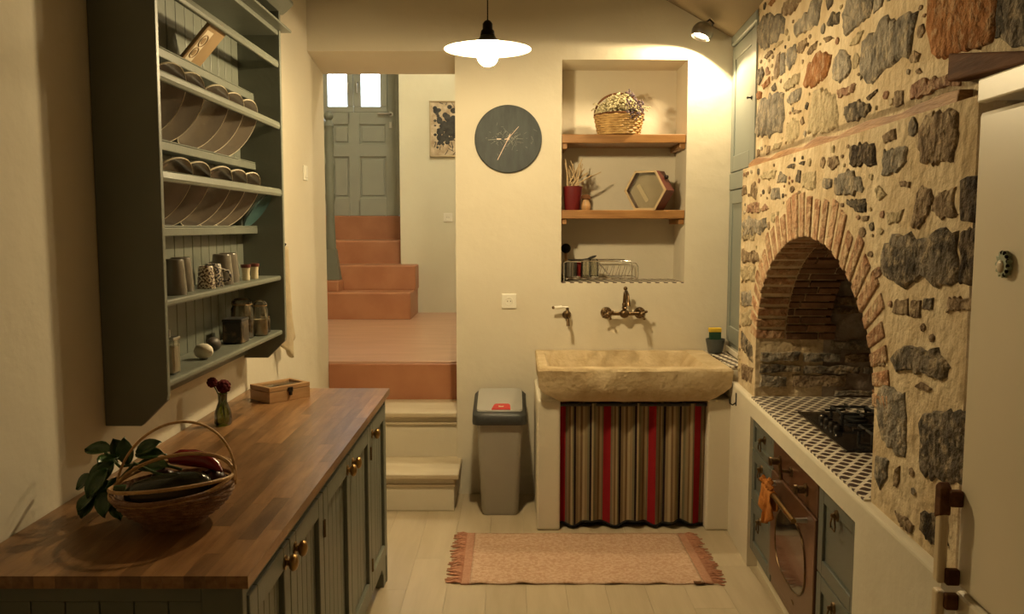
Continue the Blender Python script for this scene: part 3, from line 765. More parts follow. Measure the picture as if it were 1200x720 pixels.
part('cord', MB().tube([(PL.x, PL.y, PL.z + 0.118), (PL.x, PL.y, ceil_z(PL.x) + 0.01)], 0.0028, 6), 'black_rubber', pl, smooth=True)
# wall spot
SPT = onY(823, 38, 4.86)
sp = thing('wall_spotlight', 'small round dark metal spotlight lit on a curved arm in the wall corner', 'lamp', (SPT.x, YB, SPT.z + 0.04))
dvec = Vector((-0.34, -0.12, -0.93)).normalized()
rot = dvec.to_track_quat('-Z', 'Y').to_matrix().to_4x4()
mw_ = Matrix.Translation(SPT) @ rot
hp = [(0.0, 0.060)] + [(0.060 * math.sin(R_(a)), 0.060 * math.cos(R_(a))) for a in range(15, 121, 15)] + [(0.045, -0.027)]
hm = MB().xf(mw_); hm.lathe(hp + [(0.041, -0.022), (0.041, 0.0), (0.0, 0.008)], seg=28)
part('housing', hm, 'steel', sp, smooth=60)
bm2 = MB().xf(mw_); bm2.lathe([(0.0, -0.006), (0.040, -0.016)], seg=24)
part('lamp_face', bm2, 'spot_bulb', sp)
cnr = Vector((SPT.x + 0.06, YB, SPT.z + 0.024))
part('arm', MB().tube([SPT - dvec * 0.055, SPT - dvec * 0.055 + Vector((0.02, -0.01, 0.018)), SPT - dvec * 0.03 + Vector((0.05, 0.0, 0.022)), (cnr.x, YB - 0.05, cnr.z + 0.01), (cnr.x, YB, cnr.z)], 0.006, 8), 'dark_metal', sp, smooth=True)
part('wall_plate', MB().lathe([(0.0, 0), (0.032, 0), (0.028, 0.014), (0.0, 0.016)], (cnr.x, YB - 0.0, cnr.z), 20, axis='y'), 'steel', sp, smooth=True)
sl = bpy.data.lights.new('spot_light', 'SPOT'); sl.energy = SPOT_WATTS; sl.color = (1.0, 0.765, 0.43); sl.spot_size = R_(146); sl.spot_blend = 0.06; sl.shadow_soft_size = 0.025
slo = bpy.data.objects.new('spot_light', sl); COL.objects.link(slo)
slo.parent = sp; slo.location = (SPT + dvec * 0.034) - Vector(BASE[sp.name]); slo.rotation_euler = dvec.to_track_quat('-Z', 'Y').to_euler()
# unseen globe lamp, added to light the hall
hl = thing('hall_fill_lamp', 'added unseen globe lamp lighting the hall', 'lamp', (-0.6, 6.6, 4.2))
part('ceiling_plate', MB().lathe([(0.0, 4.17), (0.07, 4.175), (0.07, 4.2), (0, 4.2)], (-0.6, 6.6, 0), 24), 'dark_metal', hl, smooth=True)
part('globe', MB().ball((-0.6, 6.6, 4.07), 0.11, seg=24, rings=14), 'hall_fill_glow', hl, smooth=True)

# ================================================================ LONG CABINET AND WORKTOP
WZ, WX0, WX1, WY0, WY1 = 0.88, LW + 0.004, -0.545, 1.70, 3.75
cb = thing('base_cabinet', 'long grey-green panelled base cabinet under the butcher-block worktop', 'cabinet', (-0.87, 2.72, 0))
CX = -0.568; CT = WZ - 0.029
part('carcass', MB().box(LW + 0.01, CX - 0.012, 1.745, 3.735, 0.11, CT), 'sage', cb)
ff = MB().box(CX - 0.012, CX, 1.735, 3.735, CT - 0.035, CT).box(CX - 0.012, CX, 1.735, 3.735, 0.10, 0.135)
part('face_frame', ff, 'sage', cb, bevel=0.002)
part('corner_post', MB().box(CX - 0.083, CX + 0.004, 1.720, 1.750, 0.0, CT), 'sage', cb, bevel=0.003)
part('corner_post', MB().box(CX - 0.03, CX + 0.004, 3.715, 3.74, 0.0, CT), 'sage', cb, bevel=0.003)
for fy in (1.735, 3.65):
    part('foot', MB().prism([(fy, 0.0), (fy + 0.07, 0.0), (fy + 0.085, 0.07), (fy + 0.14 if fy < 2 else fy + 0.088, 0.105), (fy if fy < 2 else fy - 0.05, 0.105), (fy, 0.06)], CX - 0.04, CX, 'x'), 'sage', cb, bevel=0.003)
# boards of the near end panel
bx = LW + 0.012; n = 0
ex1 = CX - 0.083
nb = 7; wbd = (ex1 - bx) / nb
for i in range(nb):
    part('end_board', MB().box(bx + i * wbd + 0.0012, bx + (i + 1) * wbd - 0.0012, 1.728, 1.745, 0.10, CT - 0.038), 'sage', cb, bevel=0.002)
part('end_rail', MB().box(bx, ex1, 1.722, 1.745, CT - 0.036, CT), 'sage', cb, bevel=0.002)
DB = [1.752, 2.085, 2.465, 2.885, 3.305, 3.712]; knob_far = [True, False, True, False, False]
for i in range(5):
    y0, y1 = DB[i] + 0.002, DB[i + 1] - 0.002; z0, z1 = 0.137, CT - 0.037
    fw = 0.058
    dm = MB().box(CX - 0.012, CX + 0.008, y0, y0 + fw, z0, z1).box(CX - 0.012, CX + 0.008, y1 - fw, y1, z0, z1).box(CX - 0.012, CX + 0.008, y0 + fw, y1 - fw, z0, z0 + fw).box(CX - 0.012, CX + 0.008, y0 + fw, y1 - fw, z1 - fw, z1)
    d = part('door', dm, 'sage', cb, bevel=0.003)
    nbd = 5
    wj = (y1 - y0 - 2 * fw) / nbd
    for j in range(nbd):
        part('panel_board', MB().box(CX - 0.012, CX - 0.005, y0 + fw + j * wj + 0.001, y0 + fw + (j + 1) * wj - 0.001, z0 + fw, z1 - fw), 'sage', d, bevel=0.002)
    ky = (y1 - 0.045) if knob_far[i] else (y0 + 0.045)
    part('knob', MB().lathe([(0.0, 0), (0.018, 0.0), (0.018, 0.003), (0.008, 0.005), (0.008, 0.009), (0.018, 0.014), (0.0215, 0.021), (0.018, 0.028), (0.009, 0.032), (0.0, 0.033)], (CX + 0.008, ky, 0.772), 20, axis='x'), 'brass', d, smooth=60)
    hy = (y0 + 0.0) if knob_far[i] else (y1 - 0.0)
    for hz in ((z1 - 0.11, z0 + 0.11) if i < 4 else ()):
        part('hinge', MB().tube([(CX + 0.009, hy, hz - 0.026), (CX + 0.009, hy, hz + 0.026)], 0.005, 8), 'old_brass', d, smooth=True)
# worktop of many staves
wt = thing('worktop', 'dark brown butcher-block wooden worktop on the long cabinet', 'worktop', (-0.86, 2.72, WZ - 0.027))
_rw = random.Random(21); NS = 14; sw = (WX1 - WX0) / NS
for i in range(NS):
    y = WY0 - _rw.random() * 0.35
    while y < WY1 - 0.001:
        ln = _rw.uniform(0.28, 0.62); a, b = max(y, WY0), min(y + ln, WY1)
        if WY1 - b < 0.06: b = WY1
        if b - a > 0.03:
            part('stave', MB().box(WX0 + i * sw + 0.00015, WX0 + (i + 1) * sw - 0.00015, a + 0.0002, b - 0.0002, WZ - 0.027, WZ), 'stave', wt)
        y = b if b == WY1 else y + ln
        if b - a <= 0.03: y = max(y, a + 0.031)

# ================================================================ PLATE RACK
HX, HY0, HY1 = -0.986, 2.41, 3.71     # front edge, near end, far end
pr = thing('plate_rack', 'tall grey-green wall plate rack with beadboard back, rails and shelves', 'plate rack', (-1.08, 3.06, 1.02))
HT = 2.50
for (ya, yb) in ((HY0, HY0 + 0.022), (HY1 - 0.022, HY1)):
    part('side_panel', MB().prism([(LW + 0.001, 1.026), (LW + 0.105, 1.026), (HX - 0.004, 1.10), (HX, 1.12), (HX + 0.006, HT), (LW + 0.001, HT)], ya, yb, 'y'), 'sage', pr, bevel=0.003)
nbk = 15; wk = (HY1 - HY0 - 0.044) / nbk
for i in range(nbk):
    a = HY0 + 0.022 + i * wk
    part('back_board', MB().box(LW + 0.002, LW + 0.012, a + 0.0018, a + wk - 0.0018, 1.062, HT), 'sage', pr, bevel=0.003)
part('back_panel', MB().box(LW + 0.0005, LW + 0.005, HY0 + 0.02, HY1 - 0.02, 1.062, HT), 'dark_backing', pr)
ya, yb = HY0 + 0.022, HY1 - 0.022
SHA, SHB = 1.386, 1.150
for z in (SHA, SHB):
    part('shelf', MB().box(LW + 0.012, HX - 0.012, ya, yb, z - 0.02, z), 'sage', pr, bevel=0.006)
part('shelf_top', MB().box(LW + 0.012, HX, ya, yb, 2.40, 2.42), 'sage', pr, bevel=0.003)
for z in (2.285, 2.028, 1.745):
    part('rail', MB().prism([(HX - 0.022, z - 0.016), (HX - 0.004, z - 0.020), (HX + 0.001, z - 0.008), (HX - 0.003, z + 0.010), (HX - 0.014, z + 0.016), (HX - 0.024, z + 0.006)], ya, yb, 'y'), 'sage', pr, bevel=0.004)
for z in (2.153, 1.865, 1.595):
    part('plate_ledge', MB().box(LW + 0.012, LW + 0.075, ya, yb, z - 0.028, z).box(LW + 0.067, LW + 0.075, ya, yb, z, z + 0.006), 'sage', pr, bevel=0.003)
part('cornice', MB().prism([(LW + 0.001, HT), (HX + 0.004, HT), (HX + 0.02, HT + 0.012), (HX + 0.05, HT + 0.04), (HX + 0.05, HT + 0.055), (LW + 0.001, HT + 0.055)], HY0 - 0.05, HY1 + 0.05, 'y')
     .box(LW + 0.001, HX + 0.045, HY0 - 0.04, HY1 + 0.03, 2.42, 2.43), 'sage', pr, bevel=0.003)
part('bottom_rail', MB().box(LW + 0.002, LW + 0.02, ya, yb, 1.045, 1.066), 'sage', pr, bevel=0.003)

# plates: leaning forward against the rails
def make_plate(r, label):
    p = thing('plate', label, 'plate', (0, 0, 0))
    part('dish', MB().lathe([(0, 0.0), (r * .55, 0.0), (r * .62, 0.004), (r * .9, 0.016), (r, 0.019), (r * .985, 0.0225), (r * .88, 0.0195), (r * .60, 0.008), (0, 0.0055)], seg=40), 'plate_grey', p, smooth=60)
    part('rim', MB().lathe([(r * 1.0, 0.0185), (r * 1.004, 0.0205), (r * 0.99, 0.0235), (r * 0.975, 0.0225)], seg=40), 'plate_rim', p, smooth=60)
    return p
pt0 = make_plate(0.128, 'x')
first = True
for row, (zl, zr, pxs) in enumerate(((1.871, 2.028, (2.60, 2.76, 3.00, 3.17, 3.34)), (1.601, 1.745, (2.62, 2.78, 3.00, 3.17, 3.34)))):
    for k, Y in enumerate(pxs):
        o = pt0 if first else copy_tree(pt0); first = False
        r = 0.128
        # foot of the rim on the ledge, back resting on the rail
        foot = Vector((LW + 0.050, Y, zl)); lean = math.atan2((HX - 0.034) - foot.x, zr + 0.0 - zl)
        up = Vector((math.sin(lean), 0.0, math.cos(lean))).normalized()
        nrm = Vector((math.cos(lean), -0.17, -math.sin(lean)))
        nrm = (nrm - up * nrm.dot(up)).normalized()
        xax = up.cross(nrm)
        mt = Matrix((xax, up, nrm)).transposed().to_4x4(); mt.translation = foot + up * r + nrm * -0.022
        mt.translation += Vector((-0.0190 if row else -0.0150, 0, -0.0069))
        o.matrix_world = mt; o.rotation_mode = 'XYZ'
        o['group'] = 'grey plates in the upper rack row' if row == 0 else 'grey plates in the lower rack row'
        o['label'] = '%s grey-brown glazed plate from the hanging-cloth end, %s' % (('fifth', 'fourth', 'third', 'second', 'first')[k], 'upper row of the plate rack' if row == 0 else 'row just above the mugs')
# teal tray at the end of the lower row
tt = MB().xf(Matrix.Translation((LW + 0.09, 3.56, 1.602 + 0.1)) @ Matrix.Rotation(R_(38), 4, 'Y') @ Matrix.Rotation(R_(-12), 4, 'Z'))
tt.lathe([(0.0, -0.004), (0.075, -0.004), (0.095, 0.006), (0.092, 0.010), (0.07, 0.0), (0, 0.0)], seg=32)
tt.v = [Vector((p.x, p.y, p.z)) for p in tt.v]
tt2 = MB().xf(Matrix.Translation((LW + 0.1015, 3.585, 1.669)) @ Matrix.Rotation(R_(-52), 4, 'Y'))
tt2.lathe([(0.0, 0.004), (0.066, 0.004), (0.088, -0.008), (0.085, -0.012), (0.064, 0.0), (0, 0.0)], seg=32, axis='z')
solo('teal_plate', tt2, 'teal', 'small teal dish at the end of the lower plate row', 'plate', (LW + 0.105, 3.585, 1.62), smooth=60)
# wooden tray with pale print leaning on the top ledge
T0 = Vector((LW + 0.055, 2.925, 2.158))
lean = R_(41)
tm = Matrix.Translation(T0) @ Matrix.Rotation(lean, 4, 'Y')
tr = thing('wooden_tray', 'narrow brown wooden serving board with a pale printed strip on the top rail', 'serving board', T0)
part('board', MB().xf(tm).box(-0.007, 0.007, 0.0, 0.165, 0.004, 0.160), 'tray_wood', tr, bevel=0.005)
part('print', MB().xf(tm).box(0.007, 0.0078, 0.012, 0.070, 0.012, 0.135), 'pale_print', tr)
for (yy, zz_, rr) in ((0.041, 0.045, 0.021), (0.041, 0.095, 0.023)):
    part('print_ring', MB().xf(tm @ Matrix.Translation((0.0082, yy, zz_)) @ Matrix.Rotation(R_(90), 4, 'Y')).tube(arc((0, 0, 0), rr, 0, 345, 24, 'xy'), 0.0022, 5, closed=True), 'tray_wood', tr)
    part('print_dot', MB().xf(tm @ Matrix.Translation((0.0078, yy, zz_)) @ Matrix.Rotation(R_(90), 4, 'Y')).lathe([(0, 0.0012), (rr * .6, 0.001), (rr * .6, 0)], seg=20), 'tray_wood', tr)

# mugs and cups turned over on the shelf
def make_cup(name, r0, r1, hgt, m, label, cat, group, handle=True):
    c = thing(name, label, cat, (0, 0, 0), group=group)
    part('body', MB().lathe([(r1 - 0.003, hgt * 0.02), (r1 - 0.001, 0.0), (r1, 0.002), (r1 * .75 + r0 * .25, hgt * 0.3), (r0 * .75 + r1 * .25, hgt * 0.75), (r0 * 1.0, hgt * 0.96), (r0 - 0.0015, hgt - 0.0015), (r0 * .86, hgt), (r0 * .74, hgt - 0.004), (0, hgt - 0.004)], seg=32), m, c, smooth=50)
    if handle:
        hp_ = [(r1 * 0.92, 0, hgt * .22), (r1 + 0.018, 0, hgt * .26), (r1 + 0.024, 0, hgt * .45), (r1 + 0.016, 0, hgt * .66), (r0 * 1.0, 0, hgt * .74)]
        part('handle', MB().tube(hp_, 0.005, 8), m, c, smooth=True)
    return c
g1 = 'tall grey mugs upside down on the rack shelf'
mug = make_cup('mug', 0.0325, 0.0405, 0.112, 'mug_grey', 'tall grey glazed mug upside down on the rack shelf', 'mug', g1)
for k, (X, Y, rz, lb) in enumerate(((-1.055, 2.655, 150, 'tall grey glazed mug upside down, pressed against the rack side panel'), (-1.085, 2.795, 160, 'tall grey glazed mug upside down, touching the red patterned cup'),
                                    (-1.060, 3.120, 170, 'tall grey glazed mug upside down, touching the blue patterned cup'), (-1.080, 3.250, 150, 'tall grey glazed mug upside down, next to the tiny cups'))):
    o = mug if k == 0 else copy_tree(mug); o.location = (X, Y, SHA); o.rotation_euler = (0, 0, R_(rz)); o['label'] = lb
o = make_cup('patterned_cup', 0.0235, 0.031, 0.078, 'patterned', 'small cream cup with dark red speckled pattern upside down', 'cup', None, False); o.location = (-1.05, 2.925, SHA)
o = make_cup('patterned_cup', 0.0245, 0.033, 0.082, 'patterned_blue', 'small cream cup with dense dark blue dots upside down', 'cup', None, True); o.location = (-1.055, 3.018, SHA); o.rotation_euler = (0, 0, R_(10))
g2 = 'tiny cream cups at the end of the mug shelf'
def make_shot():
    c = thing('shot_cup', 'tiny cream cup with a dark red rim next to a tall grey mug', 'cup', (0, 0, 0), group=g2)
    part('body', MB().lathe([(0.012, 0), (0.0145, 0.002), (0.0145, 0.03), (0.018, 0.055), (0.019, 0.060), (0.0165, 0.060), (0.013, 0.05), (0, 0.045)], seg=24), 'cream_ceramic', c, smooth=50)
    part('rim', MB().lathe([(0.0185, 0.050), (0.0198, 0.060), (0.0195, 0.0625), (0.016, 0.0615)], seg=24), 'hex_red', c, smooth=50)
    return c
sc0 = make_shot(); sc0.location = (-1.05, 3.365, SHA)
sc1 = copy_tree(sc0); sc1.location = (-1.045, 3.46, SHA); sc1['label'] = 'tiny cream cup with a dark red rim, last on the mug shelf'
# lower shelf
fk = thing('flask', 'small square steel flask with a printed label on the lower rack shelf', 'flask', (-1.045, 2.575, SHB))
part('body', MB().box(-1.070, -1.020, 2.548, 2.602, SHB, SHB + 0.112), 'clear_glass', fk, bevel=0.006)
part('filling', MB().box(-1.066, -1.024, 2.552, 2.598, SHB + 0.004, SHB + 0.085), 'paper_label', fk, bevel=0.004)
part('rim_plate', MB().box(-1.071, -1.019, 2.547, 2.603, SHB + 0.106, SHB + 0.114), 'steel', fk, bevel=0.002)
part('spout', MB().tube([(-1.045, 2.575, SHB + 0.11), (-1.045, 2.575, SHB + 0.135)], 0.006, 10), 'steel', fk, smooth=True)
eg = MB().xf(Matrix.Translation((-1.045, 2.87, SHB + 0.0265)) @ Matrix.Rotation(R_(-20), 4, 'Z') @ Matrix.Rotation(R_(90), 4, 'Y'))
eg.lathe([(0, -0.036), (0.012, -0.034), (0.022, -0.024), (0.0265, -0.008), (0.0255, 0.008), (0.019, 0.022), (0.010, 0.030), (0, 0.033)], seg=24)
solo('egg_timer', eg, 'egg_white', 'pale cream egg lying on the lower rack shelf', 'egg', (-1.035, 2.87, SHB), smooth=True)
eg2 = MB().xf(Matrix.Translation((-1.078, 3.055, SHB + 0.0255)) @ Matrix.Rotation(R_(75), 4, 'X'))
eg2.lathe([(0, -0.032), (0.012, -0.030), (0.021, -0.022), (0.025, -0.006), (0.024, 0.008), (0.018, 0.020), (0.010, 0.028), (0, 0.031)], seg=24)
solo('egg_timer', eg2, 'egg_dark', 'dark brown egg behind the pale one on the lower rack shelf', 'egg', (-1.078, 3.055, SHB), smooth=True)
tb = thing('tea_tin', 'square black tea tin with gold printed label in front of the glass jars', 'tin', (-1.065, 3.27, SHB))
part('body', MB().box(-1.105, -1.030, 3.228, 3.322, SHB, SHB + 0.088), 'tin_black', tb, bevel=0.006)
part('lid', MB().box(-1.106, -1.029, 3.227, 3.323, SHB + 0.084, SHB + 0.096), 'black_iron', tb, bevel=0.004)
part('label_print', MB().box(-1.029, -1.0285, 3.245, 3.305, SHB + 0.022, SHB + 0.070), 'tin_black', tb)
def make_jar(r, hgt, m, fill, label):
    j = thing('glass_jar', label, 'jar', (0, 0, 0))
    part('glass', MB().lathe([(0, 0.001), (r - 0.004, 0.001), (r, 0.006), (r, hgt * .72), (r * .82, hgt * .80), (r * .82, hgt * .84)], seg=32), 'clear_glass', j, smooth=50)
    part('filling', MB().lathe([(0, 0.004), (r - 0.005, 0.004), (r - 0.003, 0.008), (r - 0.003, hgt * fill), (0, hgt * fill + 0.003)], seg=28), m, j, smooth=50)
    part('lid', MB().lathe([(r * .86, hgt * .835), (r * .92, hgt * .84), (r * .92, hgt * .90), (r * .6, hgt * .97), (0, hgt)], seg=32), 'clear_glass', j, smooth=50)
    part('seal', MB().lathe([(r * .84, hgt * .815), (r * .90, hgt * .82), (r * .90, hgt * .838), (r * .84, hgt * .84)], seg=28), 'cork', j, smooth=50)
    return j
o = make_jar(0.044, 0.165, 'tea_leaves', 0.42, 'tall clip-top glass jar half filled with brown leaves behind the tin'); o.location = (-1.085, 3.415, SHB)
o = make_jar(0.030, 0.150, 'paper_label', 0.45, 'slim glass jar with pale contents next to the tall jar'); o.location = (-1.035, 3.49, SHB)
o = make_jar(0.022, 0.082, 'tea_leaves', 0.7, 'tiny glass spice jar at the end of the lower rack shelf'); o.location = (-1.045, 3.59, SHB)

# cloth hanging past the rack
def cloth(u, v):
    y = 4.14 + 0.13 * (u - 0.5) * (0.35 + 0.9 * v) + 0.05 * v
    x = LW + 0.035 + 0.020 * math.sin(u * 17 + v * 2) * (0.4 + v) + 0.045 * (1 - abs(2 * u - 1)) 
    z = 1.50 - v * 0.50 + 0.05 * (v ** 3) * math.sin(u * 9 + 1)
    return (x, y, z)
cl = thing('tea_towel', 'cream linen cloth hanging on the wall past the plate rack', 'towel', (LW, 4.14, 1.0))
part('fabric', MB().grid(24, 24, cloth), 'linen', cl, smooth=True, solid=0.003)
part('hook', MB().tube([(LW, 4.14, 1.50), (LW + 0.06, 4.14, 1.49), (LW + 0.075, 4.14, 1.515)], 0.005, 8), 'dark_metal', cl, smooth=True)
sw_ = onX(357, 203, LW)
s_ = thing('light_switch', 'white light switch on the left wall near the opening', 'switch', (LW, sw_.y, sw_.z))
part('plate', MB().box(LW, LW + 0.009, sw_.y - 0.042, sw_.y + 0.042, sw_.z - 0.042, sw_.z + 0.042), 'white_plastic', s_, bevel=0.004)
part('rocker', MB().box(LW + 0.008, LW + 0.014, sw_.y - 0.024, sw_.y + 0.024, sw_.z - 0.026, sw_.z + 0.026), 'white_plastic', s_, bevel=0.003)

# ================================================================ ON THE WORKTOP
vz = WZ + 0.0003
V = (-1.05, 3.05)
vs_ = thing('bud_vase', 'small green glass bottle vase with two dried dark red roses', 'vase', (V[0], V[1], vz))
part('glass', MB().lathe([(0, 0.0), (0.027, 0.0), (0.0315, 0.008), (0.030, 0.045), (0.021, 0.070), (0.0155, 0.085), (0.0165, 0.112), (0.0185, 0.115), (0.015, 0.112), (0.0135, 0.085), (0.017, 0.07)], (V[0], V[1], vz), 28), 'green_glass', vs_, smooth=50)
for (dx, dy, hh, rr) in ((-0.030, -0.016, 0.158, 0.018), (0.004, 0.004, 0.140, 0.024)):
    c = Vector((V[0] + dx, V[1] + dy, vz + hh))
    stm = part('stem', MB().tube([(V[0] + 0.006, V[1], vz + 0.01), (V[0], V[1], vz + 0.085), (V[0] + dx * .5, V[1] + dy * .5, vz + 0.12), c], 0.0022, 6), 'stem_green', vs_, smooth=True)
    rm = MB()
    for q in range(26):
        an = q * 2.4; zz4 = 1 - 2 * (q + .5) / 26; rd = math.sqrt(1 - zz4 * zz4) * rr * 0.72
        rm.ball((c.x + rd * math.cos(an), c.y + rd * math.sin(an), c.z + zz4 * rr * 0.75), rr * .42, rr * .42, rr * .36, 8, 6)
    part('rose', rm, 'rose', vs_, smooth=True)
# wooden box with glass lid
bx_c = Vector((-0.983, 3.41, vz)); a_ = math.atan2(0.15, 0.129)
e1 = Vector((math.cos(a_), math.sin(a_), 0)); e2 = Vector((-math.sin(a_), math.cos(a_), 0))
bmx = Matrix.Translation(bx_c) @ Matrix.Rotation(a_, 4, 'Z')
LB, DBX, HB = 0.198, 0.142, 0.064
wb2 = thing('wooden_box', 'low light wooden box with a glass lid and dark clasp on the worktop', 'box', bx_c)
part('body', MB().xf(bmx).box(0, LB, 0, DBX, 0, 0.044), 'box_wood', wb2, bevel=0.002)
lidm = MB().xf(bmx); fwb = 0.017
lidm.box(0, LB, 0, fwb, 0.0455, HB).box(0, LB, DBX - fwb, DBX, 0.0455, HB).box(0, fwb, fwb, DBX - fwb, 0.0455, HB).box(LB - fwb, LB, fwb, DBX - fwb, 0.0455, HB)
lid_ = part('lid', lidm, 'box_wood', wb2, bevel=0.002)
part('lid_pane', MB().xf(bmx).box(fwb, LB - fwb, fwb, DBX - fwb, HB - 0.010, HB - 0.007), 'box_glass', lid_)
part('lid_lining', MB().xf(bmx).box(fwb, LB - fwb, fwb, DBX - fwb, 0.0455, HB - 0.012), 'paper_label', lid_)
part('clasp', MB().xf(bmx).box(LB / 2 - 0.012, LB / 2 + 0.012, -0.005, 0, 0.036, 0.056).box(LB / 2 - 0.006, LB / 2 + 0.006, -0.008, 0, 0.022, 0.04), 'dark_metal', wb2, bevel=0.002)
# wicker basket
BC = Vector((-0.825, 2.03, vz))
bk = thing('wicker_basket', 'round wicker basket with a tall thin handle and looping rim bands', 'basket', BC)
prof_b = []
NRW = 16
for i in range(NRW + 1):
    f = i / NRW; prof_b.append((0.070 + 0.070 * math.sin(f * 1.5) , 0.012 + 0.075 * f ** 1.15))
mod = lambda i, an: 1 + 0.014 * math.sin(26 * an + math.pi * i)
inner = [(r - 0.005, z + 0.002) for r, z in reversed(prof_b)] + [(0.0, 0.014)]
part('bowl', MB().lathe([(0.0, 0.011)] + [(r - 0.004, z) for r, z in prof_b] + inner, BC, 60), 'wicker_dark', bk, smooth=80)
for i in range(14):
    f = (i + 0.5) / 14; r0 = 0.070 + 0.070 * math.sin(f * 1.5); z0 = 0.012 + 0.075 * f ** 1.15
    part('wicker_strand', MB().tube([(BC.x + (r0 + 0.0022 * math.sin(17 * R_(a) + math.pi * i)) * math.cos(R_(a)), BC.y + (r0 + 0.0022 * math.sin(17 * R_(a) + math.pi * i)) * math.sin(R_(a)), BC.z + z0) for a in range(0, 360, 4)], 0.0034, 6, closed=True), 'wicker_dark', bk, smooth=True)
part('foot_ring', MB().lathe([(0.066, 0.0), (0.074, 0.0), (0.076, 0.012), (0.066, 0.014)], BC, 40), 'wicker_dark', bk, smooth=50)
def hoop(tilt, lift, rx, ry, n=60, a0=0, a1=360, axis=0.0):
    out = []
    for i in range(n if a1 - a0 == 360 else n + 1):
        an = R_(a0 + (a1 - a0) * i / n)
        x, y = rx * math.cos(an), ry * math.sin(an)
        out.append((BC.x + x, BC.y + y, BC.z + lift + tilt * math.sin(an) + 0.016 * (math.cos(an)) * 0.8 + 0.01))
    return out
part('rim', MB().tube(hoop(0.0, 0.078, 0.141, 0.141), 0.0055, 8, closed=True), 'wicker_dark', bk, smooth=True)
part('rim_band', MB().tube(hoop(0.020, 0.092, 0.143, 0.139), 0.0045, 8, closed=True), 'wicker', bk, smooth=True)
part('rim_band', MB().tube(hoop(-0.018, 0.090, 0.143, 0.142), 0.0045, 8, closed=True), 'wicker', bk, smooth=True)
hp2 = []
for i in range(41):
    an = math.pi * i / 40
    hp2.append((BC.x - 0.148 * math.cos(an), BC.y + 0.01 + 0.03 * math.sin(an), BC.z + 0.072 + 0.018 * -math.cos(an) + 0.165 * math.sin(an) ** 0.9))
part('handle', MB().tube(hp2, 0.0034, 8), 'wicker', bk, smooth=True)
hp3 = []
for i in range(41):
    an = math.pi * i / 40
    hp3.append((BC.x - 0.146 * math.cos(an), BC.y + 0.05 * math.sin(an), BC.z + 0.085 + 0.018 * -math.cos(an) + 0.068 * math.sin(an) ** 0.8))
part('inner_band', MB().tube(hp3, 0.0048, 8), 'wicker', bk, smooth=True)
# vegetables in the basket
av = MB().xf(Matrix.Translation((BC.x - 0.005, BC.y - 0.012, BC.z + 0.0815)) @ Matrix.Rotation(R_(15), 4, 'Z') @ Matrix.Rotation(R_(84), 4, 'Y'))
av.lathe([(0, -0.105), (0.018, -0.100), (0.033, -0.075), (0.040, -0.03), (0.042, 0.02), (0.036, 0.065), (0.020, 0.092), (0, 0.100)], seg=28)
ag = thing('aubergine', 'glossy dark aubergine lying across the wicker basket', 'vegetable', (BC.x, BC.y, BC.z + 0.045))
part('fruit', av, 'aubergine', ag, smooth=True)
part('stalk', MB().tube([(BC.x - 0.10, BC.y - 0.038, BC.z + 0.092), (BC.x - 0.125, BC.y - 0.046, BC.z + 0.098)], [0.012, 0.006], 8), 'stem_green', ag, smooth=True)
pp = thing('red_pepper', 'long dark red pepper on top of the aubergine in the basket', 'vegetable', (BC.x + 0.02, BC.y + 0.05, BC.z + 0.10))
pth = [(BC.x - 0.040, BC.y + 0.086, BC.z + 0.130), (BC.x - 0.015, BC.y + 0.084, BC.z + 0.136), (BC.x + 0.022, BC.y + 0.078, BC.z + 0.136), (BC.x + 0.060, BC.y + 0.068, BC.z + 0.1315), (BC.x + 0.088, BC.y + 0.054, BC.z + 0.121), (BC.x + 0.104, BC.y + 0.042, BC.z + 0.112)]
part('fruit', MB().tube(pth, [0.012, 0.020, 0.022, 0.019, 0.012, 0.003], 14), 'pepper_red', pp, smooth=True)
part('stalk', MB().tube([pth[0], (BC.x - 0.056, BC.y + 0.090, BC.z + 0.143)], [0.005, 0.003], 6), 'stem_green', pp, smooth=True)
for (dx, dy, dz, lb) in ((0.072, 0.068, 0.0805, 'dark red onion in the basket under the pepper tip'), (-0.056, 0.078, 0.0770, 'dark red onion in the basket beside the basil')):
    on = thing('red_onion', lb, 'vegetable', (BC.x + dx, BC.y + dy, BC.z + dz - 0.03))
    part('bulb', MB().ball((BC.x + dx, BC.y + dy, BC.z + dz), 0.034, 0.034, 0.031), 'onion', on, smooth=True)
    part('root_tip', MB().tube([(BC.x + dx + (-0.010 if dx > 0 else 0), BC.y + dy - (0.020 if dx > 0 else 0), BC.z + dz + (0.024 if dx > 0 else 0.028)), (BC.x + dx + (-0.015 if dx > 0 else 0.004), BC.y + dy - (0.031 if dx > 0 else 0), BC.z + dz + (0.034 if dx > 0 else 0.040))], [0.005, 0.002], 6), 'onion', on, smooth=True)
# bunch of basil
bs = thing('basil_bunch', 'bunch of fresh green basil hanging over the basket side', 'herb', (BC.x - 0.2, BC.y + 0.06, vz))
def leaf_mesh(c, direc, nrm, ln, wd):
    d = Vector(direc).normalized(); n = Vector(nrm); n = (n - d * n.dot(d)).normalized(); s = d.cross(n)
    def fn(u, v):
        wv = math.sin(math.pi * min(1, v * 0.98 + 0.02)) ** 0.75 * wd * 0.5
        k = (u - 0.5) * 2
        return Vector(c) + d * (ln * v) + s * (k * wv) + n * (0.18 * wd * abs(k) - 0.35 * ln * (v - 0.3) ** 2)
    return MB().grid(4, 6, fn)
_rb = random.Random(9); crown = Vector((BC.x - 0.165, BC.y + 0.075, vz + 0.115))
part('stem', MB().tube([(BC.x - 0.02, BC.y + 0.106, vz + 0.098), (BC.x - 0.055, BC.y + 0.106, vz + 0.108), (BC.x - 0.10, BC.y + 0.092, vz + 0.120), crown, crown + Vector((-0.05, 0.03, 0.03))], 0.004, 8), 'stem_green', bs, smooth=True)
